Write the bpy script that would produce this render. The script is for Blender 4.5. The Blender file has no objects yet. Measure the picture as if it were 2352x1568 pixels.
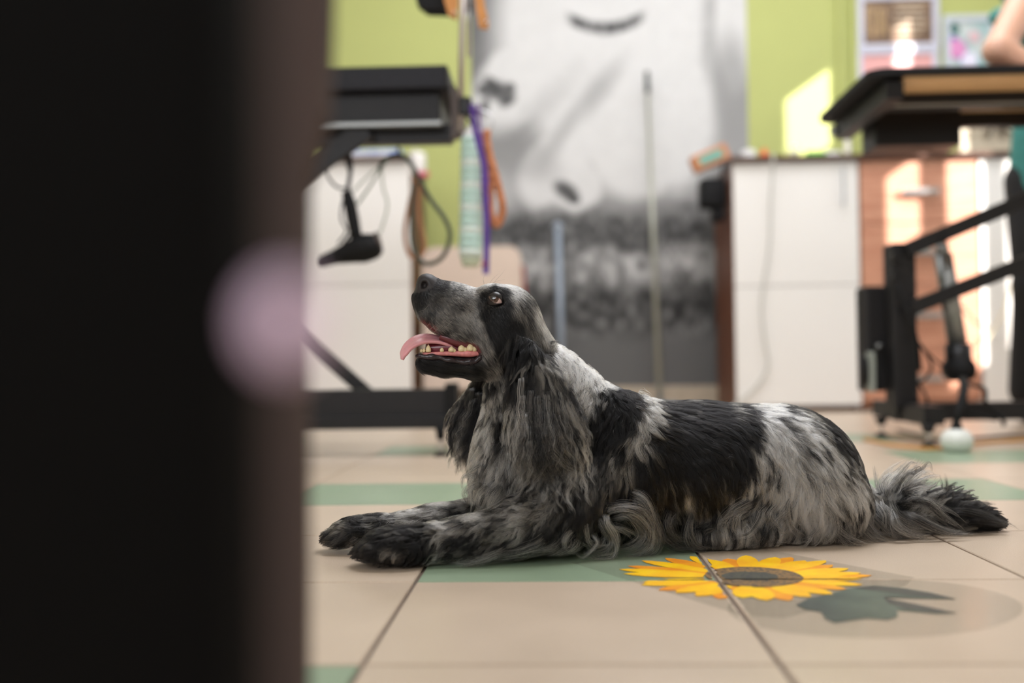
import bpy, bmesh, math, random
import numpy as np
from mathutils import Vector, Matrix, kdtree

random.seed(7)
RNG = np.random.default_rng(11)
SC = bpy.context.scene
COL = SC.collection
PI = math.pi

# ------------------------------------------------------------------ camera
F = 2450.0                      # focal length in photograph pixels (2352 wide)
H = 0.24                        # camera height above the floor
yaw, pit, rol = math.radians(2.36), math.radians(1.15), math.radians(0.75)
fw = Vector((-math.sin(yaw) * math.cos(pit), math.cos(yaw) * math.cos(pit), math.sin(pit)))
r0 = Vector((math.cos(yaw), math.sin(yaw), 0))
u0 = r0.cross(fw)
rt = r0 * math.cos(rol) - u0 * math.sin(rol)
up = u0 * math.cos(rol) + r0 * math.sin(rol)
cam_d = bpy.data.cameras.new('camera')
cam = bpy.data.objects.new('camera', cam_d)
COL.objects.link(cam)
cam.matrix_world = Matrix(((rt.x, up.x, -fw.x, 0), (rt.y, up.y, -fw.y, 0), (rt.z, up.z, -fw.z, H), (0, 0, 0, 1)))
cam_d.sensor_width = 36
cam_d.lens = F / 2352 * 36
cam_d.clip_start = 0.02
cam_d.dof.use_dof = True
cam_d.dof.focus_distance = 1.36
cam_d.dof.aperture_fstop = 1.95
cam_d.dof.aperture_blades = 0
SC.camera = cam


def W(px, py, Y):
    """world point at forward distance Y seen at photograph pixel (px, py)"""
    d = fw + rt * ((px - 1176) / F) + up * ((784 - py) / F)
    return Vector((0, 0, H)) + d * (Y / d.y)


def G(px, py):
    """floor point under photograph pixel"""
    d = fw + rt * ((px - 1176) / F) + up * ((784 - py) / F)
    return Vector((0, 0, H)) + d * (-H / d.z)


# ------------------------------------------------------------------ light and exposure
vs = SC.view_settings
vs.view_transform = 'Standard'
vs.look = 'None'
vs.exposure = 0.0
vs.gamma = 1.0
vs.use_curve_mapping = False
world = bpy.data.worlds.new('world')
SC.world = world
world.use_nodes = True
bgn = world.node_tree.nodes['Background']
bgn.inputs[0].default_value = (0.75, 0.87, 1.0, 1)
bgn.inputs[1].default_value = 3.0
SC.cycles.max_bounces = 8
SC.cycles.transparent_max_bounces = 12
SC.cycles.diffuse_bounces = 4
SC.cycles.glossy_bounces = 3
SC.cycles.caustics_reflective = False
SC.cycles.caustics_refractive = False
SC.cycles.sample_clamp_indirect = 4


def area(name, loc, target, sx, sy, power, color=(1, 1, 1)):
    l = bpy.data.lights.new(name, 'AREA')
    l.shape = 'RECTANGLE'
    l.size, l.size_y = sx, sy
    l.energy = power
    l.color = color
    o = bpy.data.objects.new(name, l)
    COL.objects.link(o)
    o.location = loc
    o.rotation_euler = (Vector(target) - Vector(loc)).to_track_quat('-Z', 'Y').to_euler()
    return o


# daylight through the shop window behind and to the left of the camera, and two ceiling lamps
area('window_light', (-0.9, -2.75, 1.9), (0.2, 2.2, 0.2), 3.6, 1.6, 92, (0.95, 0.98, 1.05))
area('ceiling_light', (0.7, 2.1, 3.04), (0.7, 2.1, 0), 1.8, 1.0, 72, (0.96, 0.98, 1.04))
area('ceiling_light', (0.5, 4.0, 3.04), (0.5, 4.5, 0), 3.6, 1.0, 80, (0.96, 0.98, 1.04))
SUN_DIR = Vector((-1.0, 1.0, -0.70)).normalized()
sun_d = bpy.data.lights.new('sun', 'SUN')
sun_d.energy = 18
sun_d.angle = math.radians(0.6)
sun_d.color = (1.0, 0.94, 0.90)
sun = bpy.data.objects.new('sun', sun_d)
COL.objects.link(sun)
sun.location = (5, 0, 4)
sun.rotation_euler = SUN_DIR.to_track_quat('-Z', 'Y').to_euler()


# ------------------------------------------------------------------ helpers
def S(r, g, b):
    """sRGB 0-255 to linear"""
    out = []
    for c in (r, g, b):
        c /= 255
        out.append(c / 12.92 if c <= 0.04045 else ((c + 0.055) / 1.055) ** 2.4)
    return tuple(out)


MATS = {}


def mat(name, col=(0.5, 0.5, 0.5), rough=0.5, metal=0.0, noise=0.0, scale=30, bump=0.0, spec=0.5, col2=None,
        stretch=(1, 1, 1), coat=0.0, emit=None, sub=0.0):
    if name in MATS:
        return MATS[name]
    m = bpy.data.materials.new(name)
    m.use_nodes = True
    nt = m.node_tree
    b = nt.nodes['Principled BSDF']
    b.inputs['Base Color'].default_value = (*col, 1)
    b.inputs['Roughness'].default_value = rough
    b.inputs['Metallic'].default_value = metal
    b.inputs['Specular IOR Level'].default_value = spec
    b.inputs['Coat Weight'].default_value = coat
    if sub:
        b.inputs['Subsurface Weight'].default_value = sub
        b.inputs['Subsurface Radius'].default_value = (0.01, 0.004, 0.002)
        b.inputs['Subsurface Scale'].default_value = 0.5
    if emit:
        b.inputs['Emission Color'].default_value = (*col, 1)
        b.inputs['Emission Strength'].default_value = emit
    if noise or bump or col2:
        tc = nt.nodes.new('ShaderNodeTexCoord')
        mp = nt.nodes.new('ShaderNodeMapping')
        mp.inputs['Scale'].default_value = stretch
        nz = nt.nodes.new('ShaderNodeTexNoise')
        nz.inputs['Scale'].default_value = scale
        nz.inputs['Detail'].default_value = 5
        nt.links.new(tc.outputs['Object'], mp.inputs['Vector'])
        nt.links.new(mp.outputs[0], nz.inputs['Vector'])
        c2 = col2 or tuple(max(0, c * (1 - noise)) for c in col)
        mx = nt.nodes.new('ShaderNodeMix')
        mx.data_type = 'RGBA'
        mr = nt.nodes.new('ShaderNodeMapRange')
        mr.inputs['From Min'].default_value = 0.35
        mr.inputs['From Max'].default_value = 0.65
        nt.links.new(nz.outputs['Fac'], mr.inputs['Value'])
        nt.links.new(mr.outputs[0], mx.inputs['Factor'])
        mx.inputs['A'].default_value = (*c2, 1)
        mx.inputs['B'].default_value = (*col, 1)
        nt.links.new(mx.outputs['Result'], b.inputs['Base Color'])
        if bump:
            bp = nt.nodes.new('ShaderNodeBump')
            bp.inputs['Strength'].default_value = bump
            bp.inputs['Distance'].default_value = 0.002
            nt.links.new(nz.outputs['Fac'], bp.inputs['Height'])
            nt.links.new(bp.outputs[0], b.inputs['Normal'])
    MATS[name] = m
    return m


def attr_mat(name, rough=0.6, spec=0.3, attr='Col'):
    m = bpy.data.materials.new(name)
    m.use_nodes = True
    nt = m.node_tree
    b = nt.nodes['Principled BSDF']
    a = nt.nodes.new('ShaderNodeAttribute')
    a.attribute_name = attr
    nt.links.new(a.outputs['Color'], b.inputs['Base Color'])
    b.inputs['Roughness'].default_value = rough
    b.inputs['Specular IOR Level'].default_value = spec
    return m


def link(name, me, m=None, parent=None, smooth=False):
    o = bpy.data.objects.new(name, me)
    COL.objects.link(o)
    if m:
        if not me.materials:
            me.materials.append(m)
    if parent:
        o.parent = parent
    if smooth:
        me.polygons.foreach_set('use_smooth', [True] * len(me.polygons))
    return o


def tag(o, label=None, cat=None, group=None, kind=None):
    if label:
        o['label'] = label
    if cat:
        o['category'] = cat
    if group:
        o['group'] = group
    if kind:
        o['kind'] = kind
    return o


def thing(name, label, cat, group=None, loc=(0, 0, 0)):
    o = bpy.data.objects.new(name, None)
    COL.objects.link(o)
    o.location = loc
    o.empty_display_size = 0.05
    return tag(o, label, cat, group)


class MB:
    """collects shapes (world coordinates) into one mesh"""

    def __init__(s):
        s.bm = bmesh.new()

    def box(s, c, size, rot=None, bev=0.0):
        r = bmesh.ops.create_cube(s.bm, size=1.0)
        vs_ = r['verts']
        M = Matrix.Translation(c) @ (rot.to_4x4() if rot else Matrix.Identity(4)) @ Matrix.Diagonal((*size, 1))
        bmesh.ops.transform(s.bm, matrix=M, verts=vs_)
        if bev > 0:
            es = list({e for v in vs_ for e in v.link_edges})
            bmesh.ops.bevel(s.bm, geom=es, offset=bev, segments=2, affect='EDGES', profile=0.6)
        return s

    def beam(s, a, b, w, h, bev=0.002):
        """box section from a to b; w = width across, h = height"""
        a, b = Vector(a), Vector(b)
        d = b - a
        q = d.to_track_quat('X', 'Z').to_matrix()
        return s.box((a + b) / 2, (d.length, w, h), q, bev)

    def cyl(s, a, b, r, r2=None, seg=20, caps=True):
        a, b = Vector(a), Vector(b)
        d = b - a
        q = d.to_track_quat('Z', 'Y').to_matrix().to_4x4()
        bmesh.ops.create_cone(s.bm, cap_ends=caps, cap_tris=False, segments=seg, radius1=r, radius2=r if r2 is None else r2,
                              depth=d.length, matrix=Matrix.Translation((a + b) / 2) @ q)
        return s

    def sph(s, c, r, sc=(1, 1, 1), seg=20, rot=None):
        M = Matrix.Translation(c) @ (rot.to_4x4() if rot else Matrix.Identity(4)) @ Matrix.Diagonal((*[r * k for k in sc], 1))
        bmesh.ops.create_uvsphere(s.bm, u_segments=seg, v_segments=max(6, seg // 2), radius=1, matrix=M)
        return s

    def lathe(s, c, prof, seg=24, axis=None):
        """prof: list of (radius, z)"""
        R_ = axis.to_matrix().to_4x4() if axis else Matrix.Identity(4)
        rings = []
        for r, z in prof:
            ring = []
            for k in range(seg):
                a = 2 * PI * k / seg
                v = R_ @ Vector((r * math.cos(a), r * math.sin(a), z))
                ring.append(s.bm.verts.new(Vector(c) + v))
            rings.append(ring)
        for i in range(len(rings) - 1):
            for k in range(seg):
                s.bm.faces.new((rings[i][k], rings[i][(k + 1) % seg], rings[i + 1][(k + 1) % seg], rings[i + 1][k]))
        for ring, fl in ((rings[0], True), (rings[-1], False)):
            s.bm.faces.new(ring[::-1] if fl else ring)
        return s

    def tube(s, pts, r, seg=10, sub=6):
        pts = catmull([Vector(p) for p in pts], sub)
        n = len(pts)
        rr = r if isinstance(r, (list, tuple)) else [r, r]
        rings = []
        t0 = (pts[1] - pts[0]).normalized()
        nrm = t0.orthogonal().normalized()
        for i, p in enumerate(pts):
            t = (pts[min(i + 1, n - 1)] - pts[max(i - 1, 0)]).normalized()
            nrm = (nrm - t * nrm.dot(t)).normalized()
            bn = t.cross(nrm)
            q = i / (n - 1) * (len(rr) - 1)
            k0 = min(int(q), len(rr) - 2)
            ra = rr[k0] + (rr[k0 + 1] - rr[k0]) * (q - k0)
            rings.append([s.bm.verts.new(p + (nrm * math.cos(2 * PI * k / seg) + bn * math.sin(2 * PI * k / seg)) * ra) for k in range(seg)])
        for i in range(n - 1):
            for k in range(seg):
                s.bm.faces.new((rings[i][k], rings[i][(k + 1) % seg], rings[i + 1][(k + 1) % seg], rings[i + 1][k]))
        s.bm.faces.new(rings[0][::-1])
        s.bm.faces.new(rings[-1])
        return s

    def prism(s, pts, d, shift=0.0):
        """closed polygon (world points) extruded by vector d"""
        d = Vector(d)
        pts = [Vector(p) + Vector((0, shift, 0)) for p in pts]
        a = [s.bm.verts.new(Vector(p)) for p in pts]
        b = [s.bm.verts.new(Vector(p) + d) for p in pts]
        n = len(pts)
        s.bm.faces.new(a)
        s.bm.faces.new(b[::-1])
        for i in range(n):
            s.bm.faces.new((a[i], b[i], b[(i + 1) % n], a[(i + 1) % n]))
        return s

    def build(s, name, m=None, parent=None, smooth=False, label=None):
        bmesh.ops.recalc_face_normals(s.bm, faces=s.bm.faces)
        me = bpy.data.meshes.new(name)
        s.bm.to_mesh(me)
        s.bm.free()
        o = link(name, me, m, parent, smooth)
        if parent is not None:
            o.matrix_parent_inverse = Matrix.Translation(-parent.location) if parent.parent is None else Matrix.Identity(4)
        if label:
            o['label'] = label
        return o


def catmull(P, sub):
    if len(P) < 3:
        return [P[0].lerp(P[-1], i / sub) for i in range(sub + 1)]
    out = []
    Q = [P[0] * 2 - P[1]] + P + [P[-1] * 2 - P[-2]]
    for i in range(1, len(Q) - 2):
        for k in range(sub):
            t = k / sub
            a, b, c, d = Q[i - 1], Q[i], Q[i + 1], Q[i + 2]
            out.append(0.5 * ((2 * b) + (c - a) * t + (2 * a - 5 * b + 4 * c - d) * t * t + (3 * b - a - 3 * c + d) * t ** 3))
    out.append(P[-1])
    return out


def pix_box(mb, x0, y0, x1, y1, Y, thick, bev=0.003):
    """upright box whose front face at depth Y covers the pixel rectangle"""
    a = W(x0, (y0 + y1) / 2, Y)
    b = W(x1, (y0 + y1) / 2, Y)
    t = W((x0 + x1) / 2, y0, Y)
    u = W((x0 + x1) / 2, y1, Y)
    cx, cz = (a.x + b.x) / 2, (t.z + u.z) / 2
    mb.box((cx, Y + thick / 2, cz), (b.x - a.x, thick, t.z - u.z), None, bev)
    return mb

# ================================================================== the room
WY = 5.60        # rear wall
XL, XR, YR, ZC = -2.9, 2.9, -3.0, 3.1


def node_tile_mat(name, c1, c2, rough, speck):
    m = mat(name, c1, rough, noise=0.0, scale=900, col2=c2, bump=0.0)
    nt = m.node_tree
    b = nt.nodes['Principled BSDF']
    # broad, faint cloudiness in gloss and a fine speckle in colour
    tc = nt.nodes.new('ShaderNodeTexCoord')
    nz = nt.nodes.new('ShaderNodeTexNoise')
    nz.inputs['Scale'].default_value = 9
    nz.inputs['Detail'].default_value = 6
    nt.links.new(tc.outputs['Object'], nz.inputs['Vector'])
    mr = nt.nodes.new('ShaderNodeMapRange')
    mr.inputs['To Min'].default_value = rough - 0.06
    mr.inputs['To Max'].default_value = rough + 0.08
    nt.links.new(nz.outputs['Fac'], mr.inputs['Value'])
    nt.links.new(mr.outputs[0], b.inputs['Roughness'])
    mx = nt.nodes.new('ShaderNodeMix')
    mx.data_type = 'RGBA'
    mx.blend_type = 'MULTIPLY'
    mx.inputs['Factor'].default_value = 0.35
    old = b.inputs['Base Color'].links[0].from_socket
    cr = nt.nodes.new('ShaderNodeMapRange')
    cr.inputs['From Min'].default_value = 0.3
    cr.inputs['From Max'].default_value = 0.7
    cr.inputs['To Min'].default_value = 0.8
    nt.links.new(nz.outputs['Fac'], cr.inputs['Value'])
    nt.links.new(old, mx.inputs['A'])
    nt.links.new(cr.outputs[0], mx.inputs['B'])
    nt.links.new(mx.outputs['Result'], b.inputs['Base Color'])
    return m


M_beige = node_tile_mat('beige_tile', S(208, 190, 170), S(184, 164, 142), 0.34, 1)
M_green = node_tile_mat('green_tile', S(150, 168, 142), S(128, 148, 122), 0.34, 1)
M_grout = mat('grout', S(120, 104, 92), 0.9, noise=0.3, scale=60)
M_wall = mat('green_paint', S(185, 190, 117), 0.75, noise=0.04, scale=4, bump=0.05)
M_white_wall = mat('white_paint', S(214, 210, 200), 0.85, noise=0.03, scale=5)
M_ceil = mat('ceiling_paint', S(232, 230, 224), 0.9)

fl = MB().box(((XL + XR) / 2, (YR + WY) / 2, -0.053), (XR - XL + 0.4, WY - YR + 0.4, 0.10)).build('floor', M_grout)
tag(fl, kind='structure')
PX, PY, GR = 0.332, 0.324, 0.0042
tx0 = G(952, 1338.5).x
ty0 = G(1300, 1334).y


def tile_mesh(name, m):
    bm = bmesh.new()
    hx, hy, b, t = (PX - GR) / 2, (PY - GR) / 2, 0.0012, 0.0028
    lv = [(hx - b, hy - b, 0), (hx, hy, -b), (hx, hy, -t)]
    rings = []
    for x, y, z in lv:
        rings.append([bm.verts.new((sx * x, sy * y, z)) for sx, sy in ((-1, -1), (1, -1), (1, 1), (-1, 1))])
    bm.faces.new(rings[0])
    for i in range(2):
        for k in range(4):
            bm.faces.new((rings[i][k], rings[i + 1][k], rings[i + 1][(k + 1) % 4], rings[i][(k + 1) % 4]))
    bmesh.ops.recalc_face_normals(bm, faces=bm.faces)
    me = bpy.data.meshes.new(name)
    bm.to_mesh(me)
    bm.free()
    me.materials.append(m)
    return me


TB, TG = tile_mesh('beige_tile', M_beige), tile_mesh('green_tile', M_green)
GREENS = {(0, 0), (-1, -2), (-1, 2), (2, 2), (3, 4), (4, 4), (-1, 5), (0, 7), (-3, 6), (5, 1), (6, 3), (-4, 1), (2, 9), (6, 8), (-4, 8), (3, 6),
          (-3, -1), (2, -3), (1, -4), (5, -2), (-2, -4), (-5, 4), (1, 11)}
far_tiles = MB()
for j in range(-12, 15):
    for i in range(-9, 9):
        cx, cy = tx0 + (i + 0.5) * PX, ty0 + (j + 0.5) * PY
        if cx > XR + 0.1 or cx < XL - 0.1 or cy > WY + 0.1 or cy < YR - 0.1:
            continue
        seen = cy > 0.5 and abs(cx) < 0.35 + 0.55 * cy
        if seen:
            o = bpy.data.objects.new('floor_tile', TG if (i, j) in GREENS else TB)
            COL.objects.link(o)
            o.parent = fl
            o.location = (cx, cy, random.uniform(-0.0002, 0.0))
            if (i, j) in GREENS:
                o['label'] = 'sage green floor tile'
        else:
            far_tiles.box((cx, cy, -0.0014), (PX - GR, PY - GR, 0.0028))
o = far_tiles.build('floor_tiling', M_beige, fl)
o['kind'] = 'stuff'

# rear wall, side walls, wall behind the camera, ceiling
wb = MB().box(((XL + XR) / 2, WY + 0.06, ZC / 2), (XR - XL + 0.4, 0.12, ZC)).build('wall_rear', M_wall)
tag(wb, kind='structure')
o = MB().box((XL - 0.06, (YR + WY) / 2, ZC / 2), (0.12, WY - YR + 0.36, ZC)).build('wall_left', M_white_wall)
tag(o, kind='structure')
o = MB().box(((XL + XR) / 2, (YR + WY) / 2, ZC + 0.05), (XR - XL + 0.4, WY - YR + 0.4, 0.1)).build('ceiling', M_ceil)
tag(o, kind='structure')
o = MB().box(((XL + XR) / 2, YR - 0.06, ZC / 2), (XR - XL + 0.4, 0.12, ZC)).build('wall_behind', M_white_wall)
tag(o, kind='structure')
# unseen right wall; window openings shaped to throw the wanted patches of low sun
holes = [(3.88, 4.16, 2.36, 2.80), (3.47, 3.67, 1.66, 2.06), (3.74, 3.96, 0.86, 2.02), (4.00, 4.45, 0.86, 2.02), (4.42, 4.56, 2.36, 2.76)]
ys = sorted({YR, WY + 0.12} | {h[0] for h in holes} | {h[1] for h in holes})
wr = MB()
for a, b in zip(ys[:-1], ys[1:]):
    mid = (a + b) / 2
    zs = sorted([(h[2], h[3]) for h in holes if h[0] <= mid <= h[1]])
    z = 0.0
    for z0, z1 in zs + [(ZC, ZC)]:
        if z0 > z:
            wr.box((XR + 0.01, mid, (z + z0) / 2), (0.02, b - a, z0 - z))
        z = z1
o = wr.build('wall_right', M_white_wall)
tag(o, kind='structure')
M_frame = mat('window_frame', S(225, 225, 222), 0.4)
for k, (a, b, z0, z1) in enumerate(holes):
    fr = MB()
    t = 0.012
    for (y, z, sy, sz) in ((a + t / 2, (z0 + z1) / 2, t, z1 - z0), (b - t / 2, (z0 + z1) / 2, t, z1 - z0),
                           ((a + b) / 2, z0 + t / 2, b - a, t), ((a + b) / 2, z1 - t / 2, b - a, t)):
        fr.box((XR + 0.01, y, z), (0.03, sy, sz))
    tag(fr.build('window_%d' % (k + 1), M_frame), kind='structure')

# tiled skirting along the rear wall
M_skirt = mat('skirting_tile', S(196, 180, 158), 0.5, noise=0.15, scale=20)
sk = MB().box(((XL + XR) / 2, WY - 0.006, 0.055), (XR - XL, 0.012, 0.11), None, 0.002).build('baseboard_rear', M_skirt)
tag(sk, kind='structure')
# painted pipes boxed against the wall beside the poster
for k, (x0, x1, th) in enumerate(((1930, 1943, 0.03), (1961, 1975, 0.03))):
    mb = MB()
    pix_box(mb, x0, -300, x1, 930, WY - th, th, 0.006)
    tag(mb.build('trim_%d' % (k + 1), M_wall), kind='structure')

# ------------------------------------------------------------------ big greyscale photo poster
PYD = WY - 0.004


def smooth(e0, e1, x):
    t = np.clip((x - e0) / (e1 - e0), 0, 1)
    return t * t * (3 - 2 * t)


def vnoise(x, y, seed=0):
    """value noise, numpy"""
    xi, yi = np.floor(x).astype(int), np.floor(y).astype(int)
    xf, yf = x - xi, y - yi
    xf, yf = xf * xf * (3 - 2 * xf), yf * yf * (3 - 2 * yf)

    def h(a, b):
        n = (a * 374761393 + b * 668265263 + seed * 1442695041) & 0x7fffffff
        n = ((n ^ (n >> 13)) * 1274126177) & 0x7fffffff
        return ((n ^ (n >> 16)) & 0xffff) / 65535.0
    return (h(xi, yi) * (1 - xf) + h(xi + 1, yi) * xf) * (1 - yf) + (h(xi, yi + 1) * (1 - xf) + h(xi + 1, yi + 1) * xf) * yf


def blob(X, Y, cx, cy, rx, ry, ang=0, soft=0.35):
    a = math.radians(ang)
    dx, dy = X - cx, Y - cy
    u = (dx * math.cos(a) + dy * math.sin(a)) / rx
    v = (-dx * math.sin(a) + dy * math.cos(a)) / ry
    return 1 - smooth(1 - soft, 1 + soft, np.sqrt(u * u + v * v))


def poster_grey(X, Y):
    n1 = vnoise(X / 60, Y / 60, 1)
    n2 = vnoise(X / 22, Y / 22, 2)
    n3 = vnoise(X / 9, Y / 14, 3)
    fur = (n2 - 0.5) * 0.4 + (n3 - 0.5) * 0.25
    bg = 0.40 + 0.10 * (n1 - 0.5) + 0.30 * smooth(80, 520, Y) * smooth(1250, 1090, X)
    bg = bg + 0.14 * smooth(300, 480, Y) * (1 - smooth(520, 620, Y))
    bg = np.where(X > 1560, 0.58 + 0.1 * (n1 - 0.5), bg)
    # grass: dark tufts and paler bands
    gr = 0.30 + 0.26 * (n2 - 0.5) + 0.22 * (n3 - 0.5) + 0.24 * np.exp(-((Y - 615) / 45) ** 2) - 0.10 * np.exp(-((Y - 530) / 35) ** 2)
    gr = gr - 0.10 * np.exp(-((Y - 700) / 40) ** 2)
    gr = gr + 0.07
    gr = gr + (0.40 - gr) * smooth(740, 800, Y)
    g = bg + (gr - bg) * smooth(455, 545, Y + 60 * (n1 - 0.5))
    # the white animal
    w = np.zeros_like(X)
    for b in ((1400, 60, 260, 330, 0), (1420, -200, 330, 300, 0), (1200, 190, 130, 90, -50), (1170, 215, 75, 70, 0), (1480, 330, 130, 140, 20),
              (1540, 260, 120, 190, 0), (1280, 380, 110, 70, -55), (1320, 420, 78, 66, 20), (1700, 60, 45, 160, 0), (1420, 250, 190, 150, 0)):
        w = np.maximum(w, blob(X, Y + 14 * (n2 - 0.5), *b, soft=0.2))
    wc = 0.825 + 0.05 * fur
    wc = wc - 0.16 * blob(X, Y, 1380, 215, 75, 22, -50, 0.9) - 0.13 * blob(X, Y, 1290, 320, 60, 16, -58, 0.9)
    wc = wc - 0.07 * blob(X, Y, 1250, 250, 120, 25, -45, 0.9)
    g = g + (wc - g) * w
    sh = np.maximum(blob(X, Y, 1690, 210, 40, 110, 0, 0.5) * 0.75, blob(X, Y, 1210, 350, 90, 45, 35, 0.5) * 0.5)
    g = g + (0.58 - g) * sh
    # mouth curve, paw pads and nose of the animal, a dotted seam of curls on the right
    dm = np.abs(Y - (68 - ((X - 1405) / 88) ** 2 * 26))
    g = g - 0.55 * (1 - smooth(4, 20, dm)) * (1 - smooth(70, 100, np.abs(X - 1405))) * (0.5 + 0.9 * n3)
    for b in ((1137, 190, 19, 12, 45), (1182, 201, 11, 12, 0), (1174, 228, 20, 13, -30), (1117, 203, 12, 14, 0), (1121, 244, 9, 22, 10), (1150, 206, 26, 20, 0),
              (1308, 440, 30, 17, 35), (1325, 460, 14, 10, 20)):
        g = g + (0.22 - g) * blob(X, Y, *b, soft=0.5) * 0.85
    g = g + (0.62 - g) * blob(X, Y, 1641, 70, 14, 105, 4, 0.6) * 0.55 * (0.4 + n3)
    return np.clip(g, 0.05, 0.93)


nx, nz_ = 200, 420
pxs = np.linspace(1090, 1728, nx)
pys = np.linspace(-520, 889, nz_)
GX, GY = np.meshgrid(pxs, pys)
grey = poster_grey(GX, GY)
a, b = W(1090, 845, PYD), W(1728, 845, PYD)
zt, zb = W(1400, -520, PYD).z, W(1400, 889, PYD).z
me = bpy.data.meshes.new('poster')
vx = np.linspace(a.x, b.x, nx)
vz = np.linspace(zt, zb, nz_)
VX, VZ = np.meshgrid(vx, vz)
co = np.stack([VX, np.full_like(VX, PYD), VZ], -1).reshape(-1, 3)
idx = np.arange(nx * nz_).reshape(nz_, nx)
f = np.stack([idx[:-1, :-1], idx[1:, :-1], idx[1:, 1:], idx[:-1, 1:]], -1).reshape(-1, 4)
me.from_pydata(co.tolist(), [], f.tolist())
ca = me.color_attributes.new('Col', 'FLOAT_COLOR', 'POINT')
lin = np.where(grey < 0.04045, grey / 12.92, ((grey + 0.055) / 1.055) ** 2.4).reshape(-1)
cols = np.stack([lin * 1.0, lin * 0.985, lin * 0.96, np.ones_like(lin)], -1)
ca.data.foreach_set('color', cols.astype(np.float32).ravel())
po = link('wall_poster', me, attr_mat('poster_print', 0.45, 0.3))
tag(po, 'large greyscale photo poster of a fluffy white dog on grass, on the green wall', 'poster')
po.data.validate()
MB().box(((a.x + b.x) / 2, PYD + 0.002, (zt + zb) / 2), (b.x - a.x, 0.003, zt - zb)).build('backing_board', mat('poster_back', (0.6, 0.6, 0.6), 0.8), po)

# ================================================================== furniture and things behind the dog
M_black = mat('black_powder_coat', S(30, 29, 30), 0.45, noise=0.15, scale=40, spec=.3)
M_blackp = mat('black_plastic', S(22, 21, 22), 0.4, spec=.3)
M_rubber = mat('black_rubber', S(18, 18, 19), 0.7, spec=.25)
M_lam = mat('white_laminate', S(232, 228, 222), 0.32, noise=0.01, scale=3)
M_brown = mat('walnut_edge', S(112, 66, 42), 0.5, noise=0.25, scale=14, stretch=(1, 1, 8))
M_wood = mat('cherry_wood', S(204, 150, 122), 0.42, col2=S(180, 122, 96), scale=5, stretch=(1.2, 1.2, 26), bump=0.05)
M_ply = mat('plywood', S(244, 200, 148), 0.6, noise=0.12, scale=8, stretch=(1, 6, 1))
M_chrome = mat('brushed_metal', S(200, 200, 202), 0.25, metal=1.0)
M_alu = mat('aluminium', S(150, 152, 150), 0.4, metal=0.8)
M_counter = mat('dark_countertop', S(88, 60, 48), 0.3, noise=0.2, scale=30)


def X_(px, Y):
    return W(px, 830, Y).x


def Z_(py, Y, px=1176):
    return W(px, py, Y).z


def cabinet_white(name, label, x0, x1, y0, Y, handle_px=None, depth=0.55, side=1):
    t = thing(name, label, 'cabinet', None, (X_((x0 + x1) / 2, Y), Y + depth / 2, 0))
    xa, xb = X_(x0, Y), X_(x1, Y)
    zt = Z_(y0, Y, (x0 + x1) / 2)
    mb = MB()
    th = 0.018
    mb.box((xa + th / 2, Y + depth / 2 + 0.012, zt / 2 + 0.01), (th, depth, zt - 0.02))
    mb.box((xb - th / 2, Y + depth / 2 + 0.012, zt / 2 + 0.01), (th, depth, zt - 0.02))
    mb.box(((xa + xb) / 2, Y + depth, zt / 2 + 0.01), (xb - xa - 0.04, 0.01, zt - 0.02))
    mb.box(((xa + xb) / 2, Y + depth / 2 + 0.012, 0.03 + th), (xb - xa - 0.04, depth - 0.02, th))
    mb.box(((xa + xb) / 2, Y + depth / 2 + 0.012, zt - 0.02), (xb - xa - 0.04, depth - 0.02, th))
    mb.build('carcass', M_brown, t)
    MB().box(((xa + xb) / 2, Y + 0.05, 0.012), (xb - xa - 0.02, 0.02, 0.024)).build('plinth', M_brown, t)
    zs = Z_(655, Y, (x0 + x1) / 2)
    g = 0.002
    for z0, z1, hz in ((0.03, zs - g, None), (zs + g, zt - 0.003, 1)):
        d = MB().box(((xa + xb) / 2, Y + 0.006, (z0 + z1) / 2), (xb - xa - 0.004, 0.018, z1 - z0), None, 0.0015).build('door', M_lam, t)
        if hz and handle_px:
            hx = X_(handle_px, Y)
            MB().beam((hx, Y - 0.028, Z_(402, Y)), (hx, Y - 0.028, Z_(488, Y)), 0.008, 0.01, 0.002) \
                .cyl((hx, Y - 0.028, Z_(410, Y)), (hx, Y, Z_(410, Y)), 0.003).cyl((hx, Y - 0.028, Z_(480, Y)), (hx, Y, Z_(480, Y)), 0.003) \
                .build('handle', M_chrome, d)
    return t, xa, xb, zt


CY = 4.90
cab_r, rxa, rxb, rzt = cabinet_white('tall_cabinet', 'white two-door cabinet with brown sides beside the poster, a cable hanging down its front',
                                     1690, 1979, 370, CY, 1941)
cab_l, lxa, lxb, lzt = cabinet_white('tall_cabinet', 'white two-door cabinet behind the left grooming table and the hanging dryer',
                                     560, 947, 374, CY, None)
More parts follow.
